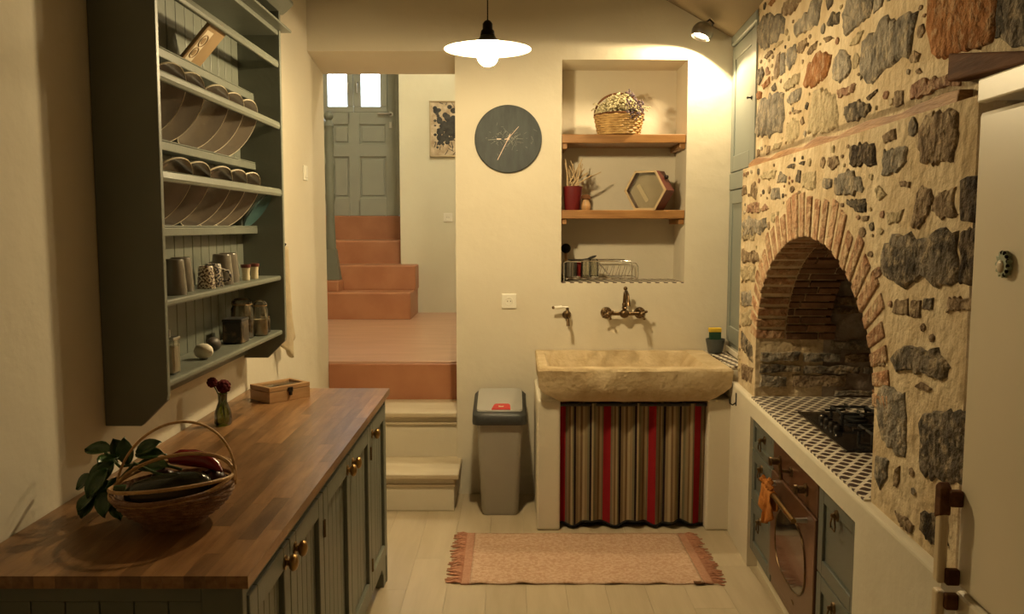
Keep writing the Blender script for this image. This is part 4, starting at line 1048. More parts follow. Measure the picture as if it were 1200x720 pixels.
part('stem', MB().tube([(BC.x - 0.03, BC.y + 0.042, vz + 0.100), (BC.x - 0.065, BC.y + 0.042, vz + 0.110), (BC.x - 0.12, BC.y + 0.06, vz + 0.128), (BC.x - 0.19, BC.y + 0.04, vz + 0.05)], 0.004, 8), 'stem_green', bs, smooth=True)
leaves = [((-0.19, 0.09, 0.150), (-0.8, 0.2, 0.05), 0.085, 0.046), ((-0.135, 0.06, 0.125), (-0.1, -0.1, 0.9), 0.07, 0.045), ((-0.12, 0.07, 0.115), (0.9, -0.1, 0.10), 0.085, 0.05),
          ((-0.17, 0.06, 0.13), (-0.5, -0.5, -0.5), 0.08, 0.055), ((-0.19, 0.05, 0.10), (-0.5, -0.3, -0.7), 0.075, 0.05), ((-0.178, 0.04, 0.118), (-0.40, -0.5, -0.6), 0.08, 0.052),
          ((-0.20, 0.07, 0.08), (-0.6, -0.1, -0.7), 0.075, 0.05), ((-0.17, 0.02, 0.075), (0.0, -0.5, -0.8), 0.07, 0.05), ((-0.21, 0.03, 0.055), (-0.3, -0.4, -0.6), 0.06, 0.045),
          ((-0.13, 0.088, 0.138), (0.7, 0.05, 0.10), 0.07, 0.042), ((-0.18, 0.10, 0.12), (-0.6, 0.4, -0.3), 0.07, 0.045), ((-0.155, 0.05, 0.145), (-0.2, -0.7, 0.1), 0.07, 0.046),
          ((-0.22, 0.06, 0.045), (-0.2, -0.6, -0.25), 0.065, 0.045), ((-0.15, 0.02, 0.05), (0.3, -0.5, -0.5), 0.06, 0.042), ((-0.235, 0.08, 0.09), (-0.7, 0.0, -0.5), 0.06, 0.042),
          ((-0.16, 0.06, 0.09), (-0.4, -0.2, -0.7), 0.075, 0.05), ((-0.180, 0.05, 0.085), (-0.5, -0.25, -0.75), 0.07, 0.048), ((-0.20, 0.02, 0.06), (-0.5, -0.2, -0.4), 0.055, 0.042), ((-0.15, 0.065, 0.135), (-0.2, -0.1, 0.6), 0.06, 0.042), ((-0.125, 0.085, 0.145), (0.6, 0.1, 0.35), 0.065, 0.042), ((-0.18, 0.08, 0.06), (-0.4, 0.1, -0.6), 0.06, 0.045)]
for c, d, ln, wd in leaves:
    part('leaf', leaf_mesh((BC.x + c[0], BC.y + c[1], vz + c[2]), d, (_rb.uniform(-.3, .3), -0.55, 0.8), ln, wd), 'leaf', bs, smooth=True, solid=0.0008)

# ================================================================ SINK CORNER
pillar_l, pillar_r = (0.131, 0.252), (1.020, 1.150)
struct('trim_1', MB().box(0.131, 0.252, 4.365, YB, 0, 0.70), 'plaster', 'cream plastered pier under the bin end of the stone sink', bevel=0.012)
struct('trim_2', MB().box(1.020, 1.40, 4.365, YB, 0, 0.70).box(1.136, 1.40, 4.40, YB, 0.70, 0.855), 'plaster', 'cream plastered pier under the hearth end of the stone sink', bevel=0.01)
# old marble basin
sk = thing('stone_sink', 'long weathered pale stone trough sink on plastered piers', 'sink', (0.63, 4.66, 0.69))
X0, X1, Y0, Y1, ZT, ZBm = 0.134, 1.132, 4.315, 4.985, 0.872, 0.692
_rk = random.Random(2)
def ring(x0, x1, y0, y1, z, n=14, bow=0.0, j=0.0, m=5):
    out = []
    for i in range(n): out.append((x0 + (x1 - x0) * i / n, y0 - bow * math.sin(math.pi * i / n), z))
    for i in range(m): out.append((x1, y0 + (y1 - y0) * i / m, z))
    for i in range(n): out.append((x1 - (x1 - x0) * i / n, y1, z))
    for i in range(m): out.append((x0, y1 - (y1 - y0) * i / m, z))
    return [(a + _rk.uniform(-j, j), b + _rk.uniform(-j, 0) , c + _rk.uniform(-j, j)) for a, b, c in out]
rings = [ring(X0 + 0.12, X1 - 0.12, Y0 + 0.05, Y1, ZBm, bow=0.0, j=0.002), ring(X0 + 0.085, X1 - 0.085, Y0 + 0.025, Y1, ZBm + 0.018, bow=0.008, j=0.004), ring(X0 + 0.03, X1 - 0.035, Y0 + 0.012, Y1, ZBm + 0.055, bow=0.012, j=0.004),
         ring(X0 + 0.005, X1 - 0.008, Y0 + 0.004, Y1, ZBm + 0.085, bow=0.014, j=0.003), ring(X0, X1, Y0, Y1, ZT - 0.012, bow=0.014, j=0.003), ring(X0 + 0.008, X1 - 0.008, Y0 + 0.008, Y1, ZT, bow=0.013, j=0.002),
         ring(X0 + 0.052, X1 - 0.115, Y0 + 0.075, Y1 - 0.05, ZT - 0.001, bow=0.006, j=0.002), ring(X0 + 0.062, X1 - 0.125, Y0 + 0.088, Y1 - 0.06, ZT - 0.012, bow=0.005, j=0.002), ring(X0 + 0.10, X1 - 0.17, Y0 + 0.13, Y1 - 0.10, ZT - 0.105, bow=0.0, j=0.002)]
n_ = len(rings[0]); vs2 = [p for r in rings for p in r]
fs2 = [(i * n_ + k, i * n_ + (k + 1) % n_, (i + 1) * n_ + (k + 1) % n_, (i + 1) * n_ + k) for i in range(len(rings) - 1) for k in range(n_)]
fs2 += [tuple(range(n_ - 1, -1, -1)), tuple((len(rings) - 1) * n_ + k for k in range(n_))]
sm = MB(); sm._add(vs2, fs2)
part('basin', sm, 'marble', sk, smooth=35)
part('drain', MB().lathe([(0, 0.003), (0.028, 0.004), (0.032, 0.0)], (0.60, 4.72, ZT - 0.105), 24), 'old_brass', sk, smooth=True)
# tiled ledge beside the sink
for k, (a, b) in enumerate(((4.41, 4.60), (4.60, 4.79), (4.79, YB))):
    pass
lt = struct('trim_3', MB().box(1.138, 1.232, 4.40, YB - 0.001, 0.855, 0.862), 'grout', 'narrow strip of printed tiles beside the stone sink')
for k in range(6):
    a = 4.402 + 0.098 * k
    part('tile', MB().box(1.139, 1.231, a, a + 0.0965, 0.862, 0.868), 'tile_print_niche', lt)
# striped curtain
def curt(u, v):
    x = 0.254 + (1.018 - 0.254) * u
    amp = 0.010 + 0.010 * v
    y = 4.405 + amp * math.sin(u * 46 + 0.8 * math.sin(u * 9)) + 0.006 * math.sin(u * 19 + v * 2) 
    z = 0.676 - v * (0.644 + 0.012 * math.sin(u * 21))
    return (x, y, z)
ct = thing('sink_curtain', 'striped red, black and tan curtain hanging under the stone sink', 'curtain', (0.63, 4.40, 0.03))
# UV repeats so that red bands fall as in the cloth
def cuv(p): return ((p.x - 0.254) / 0.764 * 3.22 + 0.0 - 0.02 + 0.0, p.z)
part('fabric', MB().grid(150, 14, curt), 'curtain', ct, smooth=True, uvfn=cuv)
hem = []
for i in range(81):
    x, y, z = curt(i / 80, 1.0); hem.append((x, y, z - 0.002))
part('hem', MB().tube(hem, 0.006, 6), 'black_rubber', ct, smooth=True)
part('rod', MB().tube([(0.252, 4.40, 0.668), (1.020, 4.40, 0.668)], 0.009, 10), 'black_iron', ct, smooth=True)
struct('trim_4', MB().box(0.252, 1.02, 4.94, YB, 0, 0.69), 'dark_backing', 'near-black panel standing in for shade behind the sink curtain')  # shade behind the curtain put in as a near-black panel
# taps
FX, FZ = 0.652, 1.092
fc = thing('mixer_tap', 'old brass wall mixer tap with two cross handles and a swan-neck spout', 'tap', (FX, YB, FZ))
part('body', MB().tube([(FX - 0.10, YB - 0.055, FZ), (FX + 0.10, YB - 0.055, FZ)], 0.011, 12).ball((FX, YB - 0.06, FZ), 0.028, 0.026, 0.026), 'old_brass', fc, smooth=True)
part('spout', MB().tube([(FX, YB - 0.065, FZ + 0.01), (FX, YB - 0.07, FZ + 0.085), (FX, YB - 0.09, FZ + 0.125), (FX + 0.0, YB - 0.13, FZ + 0.135), (FX, YB - 0.19, FZ + 0.12), (FX, YB - 0.235, FZ + 0.085), (FX, YB - 0.24, FZ + 0.06)], [0.013, 0.010, 0.010, 0.010, 0.010, 0.010, 0.012], 12)
     .lathe([(0.013, FZ + 0.03), (0.018, FZ + 0.035), (0.013, FZ + 0.04), (0.015, FZ + 0.06), (0.011, FZ + 0.065)], (FX, YB - 0.068, 0), 16).ball((FX, YB - 0.10, FZ + 0.15), 0.012), 'old_brass', fc, smooth=True)
for sx in (-1, 1):
    cx = FX + sx * 0.098
    part('wall_flange', MB().lathe([(0, 0), (0.034, 0.0), (0.030, 0.010), (0.014, 0.016), (0.012, 0.06), (0, 0.06)], (cx, YB, FZ), 20, axis='y'), 'old_brass', fc, smooth=True)
    hm_ = MB()
    for q in range(4):
        an = q * math.pi / 2 + 0.5
        p0 = Vector((cx, YB - 0.085, FZ)); p1 = p0 + Vector((math.cos(an), 0, math.sin(an))) * 0.030
        hm_.tube([p0, p1], 0.005, 8).ball(p1, 0.008, seg=10, rings=6)
    hm_.lathe([(0, 0), (0.015, 0.0), (0.017, 0.02), (0.010, 0.03), (0, 0.033)], (cx, YB - 0.06, FZ), 16, axis='y')
    part('cross_handle', hm_, 'old_brass', fc, smooth=True)
TX, TZ_ = 0.322, 1.090
t1 = thing('side_tap', 'small old brass wall tap with a white lever handle', 'tap', (TX, YB, TZ_))
part('flange', MB().lathe([(0, 0), (0.026, 0.0), (0.022, 0.010), (0.011, 0.014), (0.010, 0.06), (0, 0.062)], (TX, YB, TZ_ - 0.01), 18, axis='y'), 'old_brass', t1, smooth=True)
part('body', MB().lathe([(0, -0.035), (0.010, -0.03), (0.013, -0.005), (0.018, 0.005), (0.016, 0.02), (0.009, 0.03), (0.009, 0.045), (0, 0.05)], (TX, YB - 0.055, TZ_ - 0.01), 18).tube([(TX, YB - 0.055, TZ_ - 0.02), (TX, YB - 0.10, TZ_ - 0.03), (TX, YB - 0.11, TZ_ - 0.065)], 0.009, 10), 'old_brass', t1, smooth=True)
part('lever', MB().tube([(TX + 0.005, YB - 0.055, TZ_ + 0.04), (TX - 0.03, YB - 0.058, TZ_ + 0.040), (TX - 0.035, YB - 0.058, TZ_ + 0.040), (TX - 0.075, YB - 0.062, TZ_ + 0.038)], [0.006, 0.006, 0.010, 0.009], 10), 'white_plastic', t1, smooth=True)
part('lever_tip', MB().ball((TX - 0.082, YB - 0.062, TZ_ + 0.038), 0.009, seg=10, rings=6), 'old_brass', t1, smooth=True)

def outlet(px, py, Y, label):
    c = onY(px, py, Y)
    o = thing('wall_socket', label, 'socket', (c.x, Y, c.z))
    part('plate', MB().box(c.x - 0.043, c.x + 0.043, Y - 0.010, Y, c.z - 0.043, c.z + 0.043), 'white_plastic', o, bevel=0.004)
    part('well', MB().lathe([(0.024, 0.0105), (0.0225, 0.014), (0.0195, 0.0135), (0.0185, 0.011), (0.0, 0.0108)], (c.x, Y, c.z), 24, axis='y'), 'white_plastic', o, smooth=60)
    for dx in (-0.009, 0.009): part('contact_hole', MB().lathe([(0.003, 0.0105), (0.003, 0.0118), (0, 0.0118)], (c.x + dx, Y, c.z), 10, axis='y'), 'black_rubber', o)
outlet(596.5, 353, YB, 'white square wall socket beside the taps')
outlet(525, 255, 8.45, 'white square wall socket below the painting in the hall')
# clock
ck = onY(595.5, 163, YB - 0.015)
c_ = thing('wall_clock', 'large round dark slate-grey clock with thin copper hands', 'clock', (ck.x, YB, ck.z))
part('face', MB().lathe([(0, 0), (0.188, 0.0), (0.193, 0.004), (0.193, 0.016), (0.189, 0.020), (0, 0.020)], (ck.x, YB, ck.z), 72, axis='y'), 'clock_face', c_, smooth=40)
ym = YB - 0.0205
mk = MB()
_rc = random.Random(4)
for q in range(110):
    an = _rc.uniform(0, 6.28); rd = abs(_rc.gauss(0, 0.045)); a2 = _rc.uniform(-0.5, 0.5) + _rc.choice((0, 0.9, -0.9)); ln = _rc.uniform(0.003, 0.014)
    x = ck.x + rd * math.cos(an) * 1.3; z = ck.z + rd * math.sin(an) * 0.9
    mk.tube([(x - ln * math.cos(a2), ym, z - ln * math.sin(a2)), (x + ln * math.cos(a2), ym, z + ln * math.sin(a2))], 0.0006, 4)
m_ = part('scratches', mk, 'clock_mark', c_); m_['kind'] = 'stuff'
for an in range(0, 360, 30):
    p = Vector((ck.x + 0.165 * math.sin(R_(an)), ym, ck.z + 0.165 * math.cos(R_(an))))
for (an, ln, wd) in ((207, 0.135, 0.0022), (41, 0.092, 0.0016), (262, 0.02, 0.003), (25, 0.03, 0.003)):
    d = Vector((math.sin(R_(an)), 0, math.cos(R_(an)))); p0 = Vector((ck.x, ym - 0.006, ck.z))
    part('hand', MB().tube([p0, p0 + d * ln], wd, 6), 'clock_hand', c_)
d0 = Vector((ck.x, ym - 0.003, ck.z))
part('hand', MB().box(ck.x - 0.066, ck.x - 0.040, ym - 0.004, ym - 0.001, ck.z - 0.0035, ck.z + 0.0015), 'clock_hand', c_)
part('scratch_line', MB().tube([(ck.x - 0.115, ym, ck.z - 0.006), (ck.x - 0.07, ym, ck.z - 0.003)], 0.0016, 5).tube([(ck.x + 0.045, ym, ck.z + 0.002), (ck.x + 0.085, ym, ck.z + 0.0)], 0.0012, 5), 'clock_mark', c_)
part('pivot', MB().lathe([(0, 0.02), (0.006, 0.02), (0.006, 0.03), (0, 0.032)], (ck.x, YB, ck.z), 14, axis='y'), 'clock_hand', c_, smooth=True)

# niche shelves
zs1, zs2 = 2.128, 1.692
for (z, lb) in ((zs1, 'honey brown wooden shelf carrying the flower basket in the niche'), (zs2, 'honey brown wooden shelf carrying the hexagonal box in the niche')):
    s_ = thing('niche_shelf', lb, 'shelf', (0.647, 5.17, z - 0.052))
    part('board', MB().box(NX0 + 0.001, NX1 - 0.002, YB + 0.012, NYB - 0.001, z - 0.050, z), 'shelf_wood', s_, bevel=0.004)
    for xx in (NX0 + 0.0, NX1 - 0.035):
        part('bracket', MB().box(xx + 0.001, xx + 0.034, YB + 0.03, NYB - 0.01, z - 0.082, z - 0.050), 'shelf_wood', s_, bevel=0.004)
# basket of dried flowers
fb_c = onY(725, 156, 5.10); fb_ = Vector((fb_c.x, 5.10, zs1))
fb2 = thing('flower_basket', 'small pale wicker basket filled with dried white and purple flowers', 'basket', fb_)
part('basket_liner', MB().lathe([(0, 0.0), (0.112, 0.0), (0.136, 0.116), (0.130, 0.116), (0.106, 0.010), (0, 0.010)], fb_, 40), 'dark_wood', fb2, smooth=50)
NRB = 9
for i in range(NRB):
    r0 = 0.119 + 0.024 * i / NRB; zz3 = 0.008 + i * 0.0128
    part('wicker_strand', MB().tube([(fb_.x + (r0 + 0.0035 * math.sin(13 * R_(a) + math.pi * i)) * math.cos(R_(a)), fb_.y + (r0 + 0.0035 * math.sin(13 * R_(a) + math.pi * i)) * math.sin(R_(a)), fb_.z + zz3) for a in range(0, 360, 4)], 0.0066, 6, closed=True), 'wicker_pale', fb2, smooth=True)
part('basket_rim', MB().tube([(fb_.x + 0.142 * math.cos(R_(a)), fb_.y + 0.142 * math.sin(R_(a)), fb_.z + 0.119) for a in range(0, 360, 9)], 0.0065, 8, closed=True), 'dark_wood', fb2, smooth=True)
hh_ = [(fb_.x - 0.142 * math.cos(math.pi * i / 30), fb_.y, fb_.z + 0.12 + 0.125 * math.sin(math.pi * i / 30)) for i in range(31)]
part('basket_handle', MB().tube(hh_, 0.006, 8), 'dark_wood', fb2, smooth=True)
_rd = random.Random(8)
def flowers(n, cx, spread, m, nm, zt):
    mb = MB()
    for _ in range(n):
        a = _rd.uniform(0, 6.28); r = math.sqrt(_rd.random()) * spread
        x = fb_.x + cx + r * math.cos(a); y = fb_.y + r * math.sin(a) * 0.8
        dd = ((x - fb_.x) ** 2 + (y - fb_.y) ** 2) / 0.145 ** 2
        if dd > 1: continue
        z = fb_.z + 0.115 + _rd.uniform(0.2, 1.0) * zt * (1 - dd) + 0.01
        s_ = _rd.uniform(0.004, 0.008)
        mb.ball((x, y, z), s_, s_, s_, 6, 4)
    o = part(nm, mb, m, fb2, smooth=True); o['kind'] = 'stuff'
flowers(900, -0.02, 0.15, 'dried_white', 'white_flowers', 0.125)
flowers(220, 0.095, 0.055, 'dried_purple', 'purple_flowers', 0.17)
pm = MB()
for q in range(60):
    pm.ball((fb_.x + 0.075 + _rd.uniform(-.05, .05), fb_.y - 0.135 + _rd.uniform(-.02, .02), fb_.z + 0.12 + _rd.uniform(-.045, .07)), _rd.uniform(.004, .008), seg=6, rings=4)
tag(part('purple_spray', pm, 'dried_purple', fb2, smooth=True), kind='stuff')
sprig = MB()
for (dx, dz) in ((0.18, 0.165), (0.165, 0.15), (-0.16, 0.15), (-0.15, 0.18)):
    sprig.tube([(fb_.x + dx * .4, fb_.y, fb_.z + 0.16), (fb_.x + dx, fb_.y - 0.01, fb_.z + dz)], 0.0014, 5)
    for q in range(6): sprig.ball((fb_.x + dx * (0.7 + 0.06 * q), fb_.y - 0.01 + _rd.uniform(-.01, .01), fb_.z + 0.16 + (dz - 0.16) * (0.5 + q * .1) + _rd.uniform(-.006, .01)), 0.005, seg=6, rings=4)
part('sprig', sprig, 'dried_white', fb2, smooth=True)
# red vase with twigs
rv = onY(672, 244, 5.07); rv = Vector((NX0 + 0.072, 5.10, zs2))
v2 = thing('twig_vase', 'dark red tapered vase full of bare twigs in the niche', 'vase', rv)
part('pot', MB().lathe([(0, 0.0), (0.044, 0.0), (0.047, 0.01), (0.058, 0.140), (0.054, 0.142), (0.044, 0.02), (0, 0.02)], rv, 28), 'vase_red', v2, smooth=50)
_rt = random.Random(12)
for q in range(22):
    an = _rt.uniform(-0.35, 1.15); l = _rt.uniform(0.10, 0.17)
    dx, dz = math.sin(an) * l, math.cos(an) * l
    if q == 0: dx, dz = 0.155, 0.075
    x0 = rv.x + _rt.uniform(-0.035, 0.035); y0 = rv.y + _rt.uniform(-0.03, 0.03)
    ex = max(x0 + dx, NX0 + 0.012)
    part('twig', MB().tube([(x0 * 0.4 + rv.x * 0.6, y0, rv.z + 0.05), (x0, y0, rv.z + 0.15), ((x0 + ex) / 2 + 0.004, y0 - 0.01, rv.z + 0.15 + dz * .55), (ex, y0 - _rt.uniform(-.02, .04), rv.z + 0.15 + dz)], [0.0055, 0.005, 0.0042, 0.003], 6), 'twig', v2, smooth=True)
# salt shaker
sh = Vector((onY(686.5, 244, 5.05).x, 5.05, zs2))
s2 = thing('salt_shaker', 'tiny pear-shaped wooden shaker with a dark cap beside the red vase', 'shaker', sh)
part('body', MB().lathe([(0, 0), (0.022, 0.001), (0.028, 0.015), (0.026, 0.035), (0.018, 0.055), (0.016, 0.065), (0, 0.066)], sh, 24), 'box_wood', s2, smooth=True)
part('cap', MB().lathe([(0.016, 0.062), (0.027, 0.066), (0.028, 0.078), (0.020, 0.090), (0, 0.094)], sh, 24), 'dark_wood', s2, smooth=True)
# hexagonal box
hx_ = onY(762, 244, 5.04); hc = Vector((onY(761, 222, 5.09).x, 5.09, zs2 + 0.0))
Rh = 0.132; zc_ = zs2 + Rh * math.sin(math.pi / 3) + 0.001
def hexp(r): return [(r * math.cos(R_(60 * k)), r * math.sin(R_(60 * k))) for k in range(6)]
hmx = Matrix.Translation((hc.x, hc.y, zc_)) @ Matrix.Rotation(R_(-33), 4, 'Z')
hb2 = thing('hexagon_box', 'hexagonal dark red wooden box with a pale rim and glass front', 'box', (hc.x, hc.y, zs2))
def hexring(ro, ri, y0, y1):
    mb = MB().xf(hmx); o, i = hexp(ro), hexp(ri)
    for k in range(6):
        l = (k + 1) % 6
        mb.hexa([(o[k][0], y0, o[k][1]), (o[l][0], y0, o[l][1]), (o[l][0], y1, o[l][1]), (o[k][0], y1, o[k][1]), (i[k][0], y0, i[k][1]), (i[l][0], y0, i[l][1]), (i[l][0], y1, i[l][1]), (i[k][0], y1, i[k][1])])
    return mb
part('side_frame', hexring(Rh, Rh - 0.010, -0.060, 0.062), 'hex_red', hb2)
part('front_rim', hexring(Rh + 0.001, Rh - 0.014, -0.066, -0.060), 'hex_rim', hb2, bevel=0.001)
part('back_panel', MB().xf(hmx).prism(hexp(Rh - 0.011), -0.010, 0.054, 'y'), 'hex_print', hb2)
part('front_pane', MB().xf(hmx).prism(hexp(Rh - 0.012), -0.050, -0.048, 'y'), 'box_glass', hb2)
part('diagonal_strip', MB().xf(hmx @ Matrix.Rotation(R_(-32), 4, 'Y')).box(-0.050, -0.026, -0.016, -0.011, -0.05, 0.065), 'pale_print', hb2)
part('knob', MB().xf(hmx).ball((0.103, 0.01, 0.078), 0.013, seg=12, rings=8), 'dark_metal', hb2, smooth=True)
# dish rack with glasses
dz = NZ0 + 0.0055
dk = thing('dish_rack', 'chrome wire dish drainer in the bottom of the niche', 'dish rack', (0.47, 5.12, dz))
xa, xb, yA, yB = NX0 + 0.020, NX0 + 0.455, 5.02, 5.27
def frame_side(y): return [(xa, y, dz - 0.0004), (xa, y, dz + 0.112), (xa + 0.012, y, dz + 0.122), (xb - 0.05, y, dz + 0.122), (xb - 0.012, y, dz + 0.108), (xb, y, dz + 0.09), (xb, y, dz - 0.0004)]
for y in (yA, yB): part('side_wire', MB().tube(frame_side(y), 0.0035, 8), 'chrome', dk, smooth=True)
part('base_wire', MB().tube([(xa, yA, dz + 0.022), (xb, yA, dz + 0.022), (xb, yB, dz + 0.022), (xa, yB, dz + 0.022)], 0.0035, 8, closed=True), 'chrome', dk, smooth=True)
part('front_bracket', MB().tube([(xa + 0.20, yA, dz + 0.120), (xa + 0.27, yA - 0.004, dz + 0.034), (xa + 0.34, yA - 0.004, dz + 0.034)], 0.0045, 8), 'steel', dk, smooth=True)
for q in range(6):
    x = xa + 0.21 + q * 0.038
    part('plate_wire', MB().tube([(x, yA, dz + 0.022), (x, yA + 0.05, dz + 0.022), (x + 0.02, yA + 0.09, dz + 0.092), (x + 0.02, yB - 0.09, dz + 0.092), (x, yB - 0.05, dz + 0.022), (x, yB, dz + 0.022)], 0.0016, 6), 'chrome', dk, smooth=True)
for q in range(7):
    x = xa + 0.015 + q * 0.03
    part('floor_wire', MB().tube([(x, yA, dz + 0.0245), (x, yB, dz + 0.0245)], 0.0016, 6), 'chrome', dk, smooth=True)
def tumbler(x, y, r, hh, label):
    g = MB(); g.lathe([(r, 0.0), (r * .98, hh * .6), (r * .86, hh - 0.004), (r * .80, hh), (0, hh - 0.002), (0, hh - 0.009), (r * .78, hh - 0.010), (r * .93, hh * .55), (r * .95, 0.0)], (x, y, dz + 0.026), 28)
    solo('drinking_glass', g, 'clear_glass', label, 'glass', (x, y, dz + 0.026), smooth=50)
tumbler(xa + 0.135, 5.09, 0.033, 0.098, 'clear tumbler upside down in the dish drainer beside the red mug')
tumbler(xa + 0.185, 5.14, 0.030, 0.105, 'clear slim tumbler upside down in the dish drainer next to the spoon')
rmg = make_cup('red_mug', 0.030, 0.034, 0.082, 'pepper_red', 'small red cup upside down in the dish drainer', 'mug', None, False); rmg.location = (xa + 0.094, 5.172, dz + 0.026)
cbx = thing('cutlery_basket', 'dark mesh cutlery holder at the wall end of the dish drainer', 'cutlery holder', (xa + 0.045, 5.14, dz + 0.026))
part('mesh_wall', MB().lathe([(0.030, 0.0), (0.034, 0.001), (0.036, 0.085), (0.033, 0.085), (0.030, 0.006)], (xa + 0.045, 5.12, dz + 0.026), 20), 'steel', cbx, smooth=50)
for q in range(7): part('mesh_bar', MB().tube([(xa + 0.045 + 0.037 * math.cos(R_(200 + 25 * q)), 5.12 + 0.037 * math.sin(R_(200 + 25 * q)), dz + 0.027), (xa + 0.045 + 0.037 * math.cos(R_(200 + 25 * q)), 5.12 + 0.037 * math.sin(R_(200 + 25 * q)), dz + 0.112)], 0.0015, 6), 'dark_metal', cbx)
spn = thing('ladle', 'dark ladle lying on top of the drinking glasses', 'ladle', (xa + 0.175, 5.10, dz + 0.12))
part('scoop', MB().xf(Matrix.Translation((xa + 0.170, 5.10, dz + 0.1412)) @ Matrix.Rotation(R_(-20), 4, 'Y')).ball((0, 0, 0), 0.030, 0.018, 0.008, 16, 8), 'black_iron', spn, smooth=True)
part('handle', MB().tube([(xa + 0.148, 5.10, dz + 0.1335), (xa + 0.09, 5.105, dz + 0.1235), (xa + 0.03, 5.11, dz + 0.1265)], 0.004, 8), 'black_iron', spn, smooth=True)
br = thing('dish_brush', 'dark round dish brush standing in the niche corner', 'brush', (NX0 + 0.05, 5.22, dz))
part('handle', MB().tube([(NX0 + 0.05, 5.24, dz), (NX0 + 0.046, 5.235, dz + 0.10), (NX0 + 0.042, 5.225, dz + 0.165)], 0.009, 10), 'box_wood', br, smooth=True)
part('head', MB().ball((NX0 + 0.042, 5.22, dz + 0.192), 0.030), 'black_rubber', br, smooth=True)
# sponge pot
sg = Vector((1.172, 4.88, 0.868))
s3 = thing('sponge_pot', 'small dark grey pot for the sponge at the sink end', 'pot', sg)
part('pot', MB().lathe([(0, 0.001), (0.036, 0.001), (0.042, 0.01), (0.053, 0.07), (0.055, 0.084), (0.050, 0.084), (0.042, 0.02), (0, 0.02)], sg, 28), 'pot_grey', s3, smooth=50)
s4 = thing('sponge', 'yellow and green scouring sponge standing in the grey pot', 'sponge', sg + Vector((-0.004, 0, 0.021)))
part('scourer', MB().box(sg.x - 0.034, sg.x + 0.030, sg.y - 0.018, sg.y + 0.018, sg.z + 0.021, sg.z + 0.124), 'sponge_green', s4, bevel=0.004)
part('foam', MB().box(sg.x - 0.038, sg.x + 0.032, sg.y - 0.020, sg.y + 0.020, sg.z + 0.124, sg.z + 0.148), 'sponge_yellow', s4, bevel=0.004)

# rubbish bin
bn = thing('rubbish_bin', 'tall grey plastic kitchen bin with a dark lid and red tab', 'bin', (-0.07, 4.76, 0))
def rr(x0, x1, y0, y1, z, r=0.03, n=5):
    out = []
    for cx, cy, a0 in ((x1 - r, y0 + r, -90), (x1 - r, y1 - r, 0), (x0 + r, y1 - r, 90), (x0 + r, y0 + r, 180)):
        for i in range(n + 1):
            a = R_(a0 + 90 * i / n); out.append((cx + r * math.cos(a), cy + r * math.sin(a), z))
    return out
def loft(rings_, cap0=True, cap1=True):
    n = len(rings_[0]); mb = MB(); vs = [p for q in rings_ for p in q]
    fs = [(i * n + k, i * n + (k + 1) % n, (i + 1) * n + (k + 1) % n, (i + 1) * n + k) for i in range(len(rings_) - 1) for k in range(n)]
    if cap0: fs.append(tuple(range(n - 1, -1, -1)))
    if cap1: fs.append(tuple((len(rings_) - 1) * n + k for k in range(n)))
    mb._add(vs, fs); return mb
bxc = -0.068
part('body', loft([rr(bxc - 0.092, bxc + 0.096, 4.606, 4.88, 0.0), rr(bxc - 0.100, bxc + 0.104, 4.60, 4.89, 0.02), rr(bxc - 0.126, bxc + 0.128, 4.575, 4.925, 0.54)]), 'bin_grey', bn, smooth=40)
tilt = lambda ring_, k, yc: [(x, y, z + k * (y - yc)) for x, y, z in ring_]
K = 0.16
lidb = part('lid_collar', loft([rr(bxc - 0.148, bxc + 0.148, 4.555, 4.945, 0.520, 0.04), rr(bxc - 0.150, bxc + 0.150, 4.550, 4.95, 0.535, 0.045), tilt(rr(bxc - 0.148, bxc + 0.148, 4.552, 4.95, 0.568, 0.05), K, 4.55), tilt(rr(bxc - 0.130, bxc + 0.130, 4.572, 4.935, 0.588, 0.05), K, 4.55)]), 'bin_dark', bn, smooth=40)
part('lid_flap', loft([tilt(rr(bxc - 0.126, bxc + 0.126, 4.576, 4.93, 0.586, 0.03), K, 4.55), tilt(rr(bxc - 0.124, bxc + 0.124, 4.580, 4.927, 0.594, 0.03), K, 4.55)]), 'bin_lid_grey', bn, smooth=30)
tabp = tilt([(bxc - 0.044, 4.585, 0.600), (bxc + 0.060, 4.585, 0.600), (bxc + 0.058, 4.650, 0.600), (bxc + 0.048, 4.665, 0.600), (bxc - 0.022, 4.665, 0.600), (bxc - 0.032, 4.650, 0.600)], K, 4.55)
tab = part('red_tab', loft([[(x, y, z - 0.008) for x, y, z in tabp], tabp]), 'bin_red', bn, bevel=0.002)
part('tab_mark', loft([tilt([(bxc - 0.006, 4.612, 0.6003), (bxc + 0.022, 4.612, 0.6003), (bxc + 0.022, 4.630, 0.6003), (bxc + 0.014, 4.622, 0.6003), (bxc + 0.008, 4.624, 0.6003), (bxc - 0.006, 4.630, 0.6003)], K, 4.55),
                       tilt([(bxc - 0.006, 4.612, 0.6012), (bxc + 0.022, 4.612, 0.6012), (bxc + 0.022, 4.630, 0.6012), (bxc + 0.014, 4.622, 0.6012), (bxc + 0.008, 4.624, 0.6012), (bxc - 0.006, 4.630, 0.6012)], K, 4.55)]), 'pale_print', tab)

